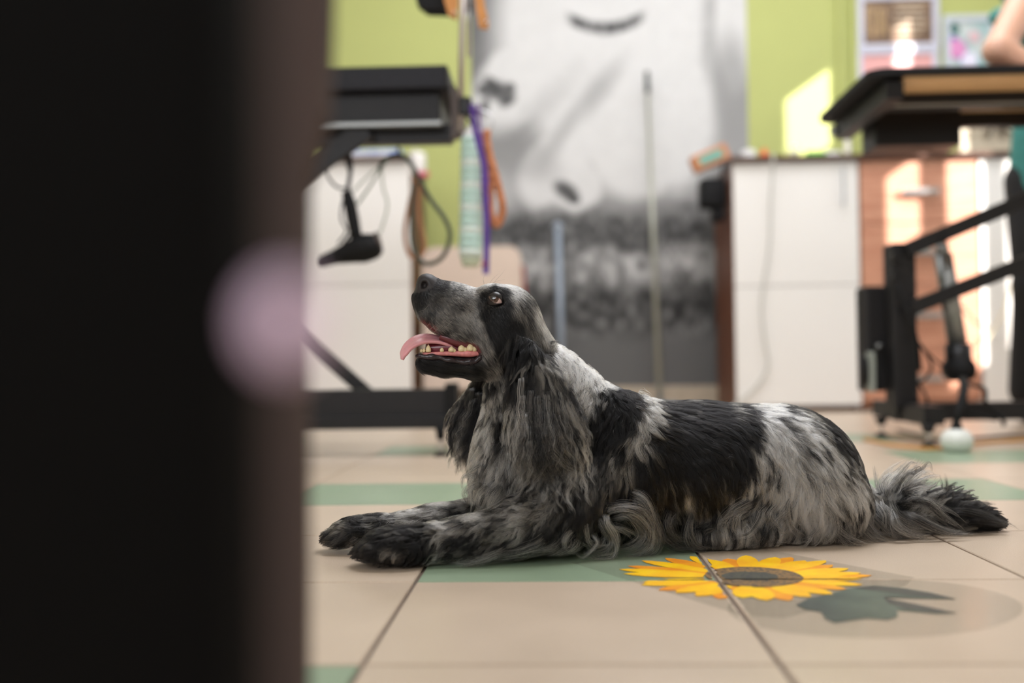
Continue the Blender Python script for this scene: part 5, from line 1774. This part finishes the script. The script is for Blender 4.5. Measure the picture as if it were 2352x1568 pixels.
rump = [
    (dd([(1850, 1135), (1832, 1162), (1800, 1186), (1776, 1215), (1776, 1240), (1795, 1248)], C2), 170, 7, .86),
    (dd([(1856, 1138), (1850, 1176), (1866, 1210), (1858, 1240), (1828, 1248)], C2), 150, 6, .90),
    (dd([(1862, 1140), (1898, 1164), (1932, 1190), (1944, 1220), (1926, 1244)], C2 + .004), 190, 9, .78),
    (dd([(1846, 1130), (1812, 1158), (1816, 1196), (1840, 1226), (1862, 1236)], C2 - .003), 120, 6, .80),
    (dd([(1855, 1145), (1878, 1182), (1886, 1216), (1870, 1240), (1840, 1250)], C2 - .003), 150, 7, .84),
    (dd([(1870, 1140), (1905, 1180), (1912, 1220), (1885, 1244)], C2), 150, 8, .72),
    (dd([(1800, 1146), (1774, 1182), (1776, 1214), (1800, 1236), (1818, 1226)], C2), 150, 7, .66),
    (dd([(1780, 1150), (1752, 1184), (1746, 1220), (1770, 1246)], C2), 130, 7, .56),
    (dd([(1742, 1148), (1692, 1168), (1662, 1200), (1664, 1236), (1692, 1248)], C2), 170, 8, .50),
    (dd([(1722, 1168), (1692, 1188), (1688, 1224), (1716, 1246), (1744, 1236)], C2 - .004), 140, 7, .56),
    (dd([(1704, 1176), (1668, 1210), (1676, 1242), (1700, 1252)], C2), 120, 7, .44),
    (dd([(1752, 1158), (1744, 1200), (1722, 1236), (1684, 1252), (1640, 1254)], C2 - .003), 150, 8, .46),
    (dd([(1930, 1150), (1950, 1185), (1955, 1220), (1980, 1240)], C2 + .01), 130, 8, .34),
    (dd([(1960, 1150), (1990, 1190), (1995, 1222), (2030, 1238)], C2 + .03), 130, 9, .30),
    (dd([(2000, 1165), (2030, 1200), (2060, 1232), (2110, 1240)], C2 + .045), 200, 11, .34),
    (dd([(1975, 1160), (1985, 1200), (2010, 1230), (2050, 1240)], C2 + .03), 200, 11, .40),
    (dd([(1900, 1175), (1925, 1215), (1950, 1240), (1990, 1246)], C2 + .004), 160, 10, .40),
]
C3 = -0.02
plume = [
    (dd([(2030, 1150), (2016, 1118), (2010, 1086), (2006, 1064)], C3), 45, 5, .60),
    (dd([(2034, 1146), (2030, 1106), (2046, 1082), (2072, 1066), (2088, 1060)], C3), 120, 7, .70),
    (dd([(2040, 1146), (2044, 1110), (2064, 1086), (2092, 1058)], C3 - .01), 130, 7, .50),
    (dd([(2048, 1140), (2066, 1104), (2090, 1076), (2106, 1072), (2108, 1050)], C3 - .01), 110, 5, .26),
    (dd([(2056, 1142), (2080, 1100), (2112, 1080), (2130, 1066), (2136, 1092)], C3), 130, 6, .16),
    (dd([(2060, 1140), (2086, 1110), (2120, 1092), (2150, 1096)], C3 - .015), 120, 6, .62),
    (dd([(2070, 1136), (2106, 1118), (2140, 1112), (2152, 1100)], C3 - .02), 120, 7, .34),
    (dd([(2100, 1150), (2150, 1128), (2176, 1118), (2170, 1086)], C3), 110, 5, .06),
    (dd([(2120, 1156), (2162, 1136), (2186, 1124), (2180, 1108)], C3), 110, 6, .05),
    (dd([(2150, 1166), (2192, 1140), (2200, 1118)], C3), 100, 6, .05),
    (dd([(2170, 1172), (2210, 1150), (2222, 1128)], C3), 100, 6, .04),
    (dd([(2200, 1180), (2240, 1158), (2262, 1150)], C3), 100, 7, .04),
    (dd([(2230, 1190), (2268, 1166), (2284, 1162)], C3), 100, 7, .03),
    (dd([(2200, 1196), (2250, 1196), (2300, 1205), (2322, 1216)], C3 - .01), 130, 9, .03),
    (dd([(2160, 1180), (2220, 1176), (2270, 1190), (2305, 1204)], C3 - .01), 130, 9, .03),
    (dd([(2042, 1150), (2062, 1184), (2100, 1206), (2160, 1216)], C3 - .03), 130, 8, .40),
    (dd([(2080, 1140), (2134, 1156), (2170, 1188), (2214, 1218)], C3 - .03), 140, 8, .26),
    (dd([(2050, 1170), (2062, 1208), (2106, 1230), (2150, 1238)], C3 - .05), 140, 9, .34),
    (dd([(2080, 1180), (2120, 1204), (2180, 1224), (2240, 1228)], C3 - .05), 150, 9, .16),
    (dd([(2060, 1160), (2110, 1150), (2160, 1166), (2200, 1190)], C3 - .025), 150, 9, .20),
    (dd([(2020, 1150), (2040, 1190), (2040, 1218), (2058, 1232)], C3 - .05), 130, 8, .46),
]
breast = [
    (dd([(1100, 1060), (1078, 1076), (1064, 1090)], -.045), 60, 6, .74),
    (dd([(1095, 1085), (1078, 1098), (1070, 1120)], -.045), 70, 7, .66),
    (dd([(1105, 1110), (1082, 1130), (1078, 1155), (1094, 1160)], -.055), 100, 8, .60),
    (dd([(1130, 1120), (1104, 1145), (1100, 1170), (1120, 1180)], -.07), 100, 8, .50),
    (dd([(1160, 1110), (1130, 1150), (1130, 1180)], -.075), 100, 9, .46),
    (dd([(1105, 1020), (1090, 1052), (1074, 1068)], -.04), 60, 6, .74),
    (dd([(1180, 1150), (1150, 1180), (1100, 1195), (1050, 1200)], -.09), 120, 9, .34),
    (dd([(1130, 1175), (1090, 1190), (1050, 1196), (1010, 1206)], -.06), 110, 9, .36),
    (dd([(1255, 800), (1272, 790), (1282, 796)], -.045), 60, 5, .05),
    (dd([(1466, 910), (1490, 918), (1500, 934)], -.04), 110, 9, .82),
    (dd([(1474, 925), (1496, 940), (1498, 962)], -.05), 110, 9, .80),
    (dd([(1484, 940), (1490, 960), (1470, 985)], -.06), 90, 8, .66),
]
rc = np.random.default_rng(5)


def ear_curls(n, x0r, y0r, y1r, x1f, dyf, grp, amp=(4, 8.5)):
    out = []
    for _ in range(n):
        u = rc.random()
        x0 = x0r[0] + (x0r[1] - x0r[0]) * u
        y0 = y0r[0] + (y0r[1] - y0r[0]) * rc.random() ** .6
        y1 = rc.uniform(*y1r)
        x1 = x1f[0] + (x1f[1] - x1f[0]) * np.clip(u + rc.normal() * .06, 0, 1)
        per, am, ph = rc.uniform(34, 52), rc.uniform(*amp), rc.random() * 6.28
        m = max(5, int((y1 - y0) / 10))
        lift_ = rc.uniform(.002, .011)
        pts = []
        for i in range(m + 1):
            t = i / m
            y = y0 + (y1 - y0) * t
            x = x0 + (x1 - x0) * t ** 1.2 + am * (.1 + 1.0 * t) * math.sin(2 * PI * y / per + ph)
            pts.append((x, y, float(np.interp(y, *dyf)) + (-lift_ if dyf[1][0] < 0 else lift_ * -1)))
        P0 = np.array([D(x0, (y0 + y1) / 2, pts[m // 2][2])])
        w = float(field(grp, P0)[0, 4])
        out.append((pts, 26, 4.2, float(np.clip(w * rc.uniform(.1, 1.5), 0, .46))))
    return out


locks('ear_locks', ear_curls(105, (1196, 1290), (850, 1060), (1068, 1126), (1172, 1352), ([830, 900, 1000, 1060, 1125], [-.072, -.082, -.098, -.103, -.103]), 'ear_near'), 31, S_=46)
locks('ear_locks', ear_curls(46, (1085, 1110), (880, 980), (1010, 1082), (1042, 1104), ([880, 1000, 1080], [.060, .058, .056]), 'ear_far'), 32, S_=40)
locks('elbow_feathering', elbow, 21, 'pale looping feathering behind the elbow')
locks('haunch_feathering', rump, 22, 'white curling feathering below the haunch')
locks('tail_plume', plume, 23)
locks('breast_tuft', breast, 24)
wh = [(dd([(1125, 662), (1148, 632), (1172, 608)], -.02), 1, .1, .1), (dd([(1118, 660), (1132, 640), (1158, 622)], -.015), 1, .1, .1), (dd([(1112, 660), (1110, 640), (1122, 626)], -.01), 1, .1, .1),
      (dd([(1120, 658), (1140, 645), (1168, 640)], -.02), 1, .1, .2)]
for k in range(10):
    x, y = 985 + 9 * k % 60, 700 + 6 * k
    wh.append((dd([(x, y), (x - 14, y + 14), (x - 30, y + 18 + 3 * k % 9)], -.035), 1, .1, .2))
locks('whiskers', wh, 25, rad=0.00010)['kind'] = 'stuff'

# ================================================================== sunflower sticker on the floor
def Gz(px, py, z=0.0):
    g = G(px, py)
    return Vector((g.x, g.y, z))


t = thing('floor_sticker', 'torn sunflower sticker with dark green leaves on the floor before the dog', 'sticker', None, tuple(Gz(1740, 1328)))


def worn_mat(name, col, rough, col2=None, scale=40, alpha=1.0):
    """print that has flaked away along the tile joints"""
    m = mat(name, col, rough, col2=col2 or tuple(c * .85 for c in col), scale=scale)
    nt = m.node_tree
    b = nt.nodes['Principled BSDF']
    tc = nt.nodes.new('ShaderNodeTexCoord')
    sx = nt.nodes.new('ShaderNodeSeparateXYZ')
    nt.links.new(tc.outputs['Object'], sx.inputs[0])
    nz = nt.nodes.new('ShaderNodeTexNoise')
    nz.inputs['Scale'].default_value = 60
    nt.links.new(tc.outputs['Object'], nz.inputs['Vector'])
    outs = []
    for ax, org, per in ((0, tx0, PX), (1, ty0, PY)):
        def M_(op, a, bb):
            n = nt.nodes.new('ShaderNodeMath')
            n.operation = op
            for i_, v in enumerate((a, bb)):
                if isinstance(v, (int, float)):
                    n.inputs[i_].default_value = v
                else:
                    nt.links.new(v, n.inputs[i_])
            return n.outputs[0]
        u = M_('DIVIDE', M_('SUBTRACT', sx.outputs[ax], org), per)
        fr = M_('ABSOLUTE', M_('SUBTRACT', u, M_('ROUND', u, 0)), 0)
        dist = M_('MULTIPLY', fr, per)
        th = M_('MULTIPLY', nz.outputs['Fac'], 0.0125 if ax == 0 else 0.0085)
        outs.append(M_('GREATER_THAN', dist, M_('SUBTRACT', th, 0.0015)))
    a = M_('MULTIPLY', outs[0], outs[1])
    a = M_('MULTIPLY', a, alpha)
    nt.links.new(a, b.inputs['Alpha'])
    return m


MY = worn_mat('petal_yellow', S(255, 208, 20), .35, S(246, 178, 16), 26)
MO2 = worn_mat('petal_orange', S(250, 176, 30), .35, S(232, 140, 30), 26)
MDsk = worn_mat('seed_disc', S(146, 108, 44), .6, S(30, 22, 14), 230)
MDk2 = worn_mat('seed_disc_dark', S(66, 64, 40), .6, S(24, 22, 18), 260)
MLf = worn_mat('leaf_print', S(92, 104, 90), .4, S(62, 68, 62), 14)
MLd = worn_mat('leaf_print_dark', S(70, 68, 64), .4, S(56, 52, 50), 30)
MFilm = worn_mat('clear_film', S(150, 146, 128), .12, S(140, 138, 120), 5, alpha=0.10)

# sunflower: outline measured on the floor; centre and axes in metres
cC = Gz(1722, 1328)


def flat(pts, z, th, name, m):
    P = [Vector((p.x, p.y, z)) for p in pts]
    return MB().prism(P, (0, 0, th)).build(name, m, t)


flat([Gz(1312, 1292), Gz(1600, 1262), Gz(1760, 1262), Gz(2100, 1326), Gz(2080, 1345), Gz(1800, 1420), Gz(1700, 1412)], 0.0002, 0.0002, 'film', MFilm)
el = []
for k in range(40):
    a = 2 * PI * k / 40
    el.append(Gz(2010 + 340 * math.cos(a), 1398 + 68 * math.sin(a)))
flat(el, 0.00025, 0.0002, 'film', MFilm)
# petals as flat tongues radiating from the disc
tips_yellow = [(1422, 1308), (1442, 1300), (1432, 1318), (1474, 1288), (1528, 1282), (1586, 1278), (1626, 1286), (1672, 1283), (1714, 1276), (1782, 1280), (1818, 1280), (1850, 1288),
               (1898, 1288), (1914, 1298), (1950, 1306), (1978, 1316), (2004, 1322), (1986, 1330), (1982, 1344), (1944, 1354), (1912, 1366), (1860, 1372), (1812, 1380), (1760, 1380), (1706, 1374),
               (1650, 1376), (1600, 1370), (1552, 1362), (1512, 1356), (1472, 1344), (1476, 1338), (1550, 1350)]
rg = random.Random(3)
for k, (px, py) in enumerate(tips_yellow):
    tip = Gz(px, py)
    dvec = tip - cC
    L_ = dvec.length
    u = dvec.normalized()
    n_ = Vector((-u.y, u.x, 0))
    w_ = 0.0130 * (1.0 if L_ > .10 else 1.3)
    base = cC + u * min(L_ * .45, 0.05)
    sk = rg.uniform(-.3, .3)
    pts = []
    for s_, ww in ((0, .45), (.2, .8), (.45, 1.0), (.7, .9), (.88, .55), (1, .04)):
        pts.append(base + (tip - base) * s_ + n_ * w_ * (ww + sk * s_ * (1 - s_)))
    for s_, ww in ((.9, .5), (.72, .85), (.5, 1.0), (.2, .8), (0, .45)):
        pts.append(base + (tip - base) * s_ - n_ * w_ * (ww - sk * s_ * (1 - s_)))
    back = k % 3 == 1
    flat(pts, 0.00045 + 0.00002 * (k % 7) + (0 if back else .00016), 0.00012, 'petal', MO2 if back else MY)
dc = Gz(1742, 1330)
e1 = (Gz(1852, 1330) - Gz(1632, 1330)).length / 2
e2 = abs(Gz(1742, 1303).y - Gz(1742, 1349).y) / 2
dC = Vector((Gz(1735, 1330).x, (Gz(1742, 1303).y + Gz(1742, 1349).y) / 2, 0))
flat([dC + Vector((e1 * 1.02 * math.cos(2 * PI * k / 48) * (1 + .02 * math.sin(13 * k)), e2 * math.sin(2 * PI * k / 48), 0)) for k in range(48)], 0.0009, 0.00012, 'seed_disc', MDsk)
flat([dC + Vector((-.004 + e1 * .60 * math.cos(2 * PI * k / 40), e2 * .46 * math.sin(2 * PI * k / 40), 0)) for k in range(40)], 0.00105, 0.0001, 'disc_centre', MDk2)
flat([Gz(*q) for q in ((1828, 1390), (1858, 1374), (1900, 1366), (1960, 1350), (2010, 1345), (2080, 1352), (2140, 1362), (2195, 1376), (2150, 1376), (2080, 1374), (2030, 1372), (2060, 1382), (2130, 1396), (2196, 1408),
                       (2150, 1410), (2090, 1404), (2060, 1402), (2062, 1416), (2040, 1424), (1990, 1420), (1950, 1426), (1918, 1431), (1896, 1422), (1886, 1406), (1850, 1400))], 0.0005, 0.00014, 'leaf', MLf)
flat([Gz(*q) for q in ((2030, 1373), (2060, 1380), (2130, 1394), (2196, 1409), (2140, 1407), (2080, 1400), (2040, 1386))], 0.0007, 0.0001, 'leaf_stalk', MLd)
flat([Gz(*q) for q in ((1960, 1352), (2010, 1347), (2080, 1354), (2140, 1364), (2195, 1377), (2120, 1370), (2040, 1360))], 0.0007, 0.0001, 'leaf_stalk', MLd)

# ================================================================== the groomer at the right edge
Hh = 0.010
GMIN = np.array([1.15, 3.20, -0.02])
GN = (110, 95, 182)


def new_grid():
    global sdf, PRIMS
    sdf = np.full(GN, 0.08, np.float32)
    PRIMS = []


def wl_(pts, k=0.02, sub=False):
    for a, b in zip(pts[:-1], pts[1:]):
        A_, B_ = np.array(a[:3], np.float32), np.array(b[:3], np.float32)
        d = B_ - A_
        L2_ = float(d @ d) + 1e-9

        def fn(P, A_=A_, d=d, L2_=L2_, ra=a[3], rb=b[3]):
            q = P - A_
            tt = np.clip((q @ d) / L2_, 0, 1)
            return np.sqrt(((q - tt[..., None] * d) ** 2).sum(-1)) - (ra + (rb - ra) * tt)
        R_ = max(a[3], b[3])
        apply(fn, np.minimum(A_, B_) - R_, np.maximum(A_, B_) + R_, k, 'p', sub)


def net_mesh(name, m, parent=None):
    V_, Q_ = surface_nets(sdf)
    me_ = bpy.data.meshes.new(name)
    me_.from_pydata(V_.tolist(), [], Q_.tolist())
    return link(name, me_, m, parent, True)


def PW(px, py, Y, r=None):
    p = W(px, py, Y)
    return (p.x, p.y, p.z, r) if r is not None else tuple(p)


hipX, hipY = 1.80, 3.86
EL = PW(2293, 118, 3.42, .046)
SHn = (1.66, 3.66, 1.545, .062)
WR = (1.52, 3.30, 1.085, .028)
M_skin = mat('skin', S(208, 160, 134), .5, sub=.1)
new_grid()
# legs, trunk, neck, head and both arms in one body
for s_ in (-1, 1):
    wl_([(hipX + s_ * .10, hipY, .86, .085), (hipX + s_ * .11, hipY - .02, .48, .058), (hipX + s_ * .115, hipY + .03, .09, .038)])
    wl_([(hipX + s_ * .115, hipY + .04, .05, .036), (hipX + s_ * .13, hipY - .13, .035, .03)])
wl_([(hipX, hipY, .90, .135), (hipX - .03, hipY - .06, 1.15, .115), (hipX - .07, hipY - .16, 1.42, .135)])
wl_([(hipX - .20, hipY - .18, 1.50, .06), (hipX + .08, hipY - .14, 1.50, .06)])
wl_([(hipX - .07, hipY - .16, 1.50, .06), (hipX - .09, hipY - .22, 1.60, .052)])
HDc = (hipX - .11, hipY - .27, 1.67)
net_top = None
wl_([SHn, (EL[0], EL[1], EL[2] + .002, .046), (WR[0] + .02, WR[1] + .1, WR[2] + .045, .036), WR], .015)
wl_([(WR[0], WR[1], WR[2], .026), (WR[0] + .05, WR[1] - .05, WR[2] - .004, .030)], .012)
wl_([(hipX + .10, hipY - .14, 1.52, .06), (hipX + .16, hipY - .12, 1.26, .045), (hipX + .02, hipY - .42, 1.12, .030), (hipX - .03, hipY - .48, 1.10, .028)], .015)


def hand(w, d, side):
    d = Vector(d).normalized()
    n_ = Vector((0, 0, 1)).cross(d).normalized()
    w = Vector(w)
    for k, ln in enumerate((.052, .062, .058, .046)):
        b = w + d * .055 + n_ * (-.027 + .018 * k)
        m1 = b + d * ln * .55 + Vector((0, 0, -.002))
        e = b + d * ln + Vector((0, 0, -.012))
        wl_([(*b, .0105), (*m1, .0098), (*e, .0088)], .004)
    b = w + d * .02 + n_ * side * .030
    wl_([(*b, .013), (*(b + d * .03 + n_ * side * .018), .0115), (*(b + d * .055 + n_ * side * .020 + Vector((0, 0, -.006))), .0095)], .006)


hand((WR[0] + .01, WR[1] - .01, WR[2] + .0), (.7, -.7, -.02), -1)
hand((hipX - .03, hipY - .48, 1.10), (-.5, -.8, -.05), 1)
# head: skull, jaw, nose, ears
wl_([(HDc[0], HDc[1] + .02, HDc[2] + .04, .082), (HDc[0] - .01, HDc[1] - .02, HDc[2] + .03, .078)], .02)
wl_([(HDc[0] - .01, HDc[1] - .035, HDc[2] - .05, .045), (HDc[0] - .005, HDc[1] - .01, HDc[2] - .03, .06)], .02)
person = net_mesh('person', M_skin)
person['label'] = 'person in a teal top and black trousers leaning on the right grooming table, elbow showing'
person['category'] = 'person'
# face
fx, fy_, fz = HDc
fn_ = MB().sph((fx - .012, fy_ - .100, fz - .005), .012, (.8, 1.2, 1.6), 14).build('nose', M_skin, person, True)
for s_ in (-1, 1):
    MB().sph((fx - .012 + s_ * .032, fy_ - .086, fz + .022), .012, (1, .7, .8), 14).build('eye', mat('eye_white_person', S(230, 226, 220), .2), person, True)
    MB().sph((fx - .012 + s_ * .032, fy_ - .0945, fz + .020), .0055, (1, .5, 1), 12).build('iris', mat('brown_iris', S(70, 48, 34), .2), person, True)
    MB().sph((fx + s_ * .083, fy_ - .005, fz + .01), .026, (.35, .7, 1.1), 14).build('ear', M_skin, person, True)
MB().sph((fx - .012, fy_ - .082, fz - .048), .020, (1.1, .45, .35), 14).build('mouth', mat('lips', S(180, 96, 88), .4), person, True)
# hair
new_grid()
wl_([(fx, fy_ + .035, fz + .055, .095), (fx, fy_ + .055, fz + .00, .085)], .02)
wl_([(fx, fy_ + .11, fz + .02, .04), (fx, fy_ + .14, fz - .10, .03)], .02)
net_mesh('hair', mat('brown_hair', S(70, 48, 34), .5, noise=.3, scale=60, stretch=(6, 6, 1)), person)
# teal top
new_grid()
wl_([(hipX - .01, hipY - .01, .865, .165), (hipX - .03, hipY - .06, 1.15, .137), (hipX - .07, hipY - .16, 1.42, .150)], .03)
wl_([(hipX - .20, hipY - .18, 1.50, .072), (hipX + .08, hipY - .14, 1.50, .074)], .03)
wl_([SHn[:3] + (.076,), tuple(np.array(SHn[:3]) * .62 + np.array(EL[:3]) * .38) + (.066,)], .02)
wl_([(hipX + .10, hipY - .14, 1.52, .074), (hipX + .14, hipY - .125, 1.37, .062)], .02)
wl_([PW(2292, 40, 3.62, .03), (hipX - .10, hipY - .18, 1.40, .09)], .02)
net_mesh('top', mat('teal_cloth', S(64, 140, 134), .8, noise=.15, scale=20), person)
# black trousers and shoes
new_grid()
wl_([(hipX, hipY, .92, .145), (hipX, hipY, .82, .13)], .03)
for s_ in (-1, 1):
    wl_([(hipX + s_ * .085, hipY, .86, .105), (hipX + s_ * .10, hipY - .02, .48, .078), (hipX + s_ * .115, hipY + .03, .12, .066)], .02)
net_mesh('trousers', mat('black_trousers', S(24, 23, 25), .8), person)
for s_ in (-1, 1):
    new_grid()
    wl_([(hipX + s_ * .115, hipY + .05, .042, .041), (hipX + s_ * .13, hipY - .15, .036, .036)], .02)
    zz = (GMIN[2] + Hh * np.arange(GN[2])).astype(np.float32)
    sdf = np.maximum(sdf, (0.002 - zz)[None, None, :])
    net_mesh('shoe', mat('dark_shoe', S(40, 38, 40), .5), person)
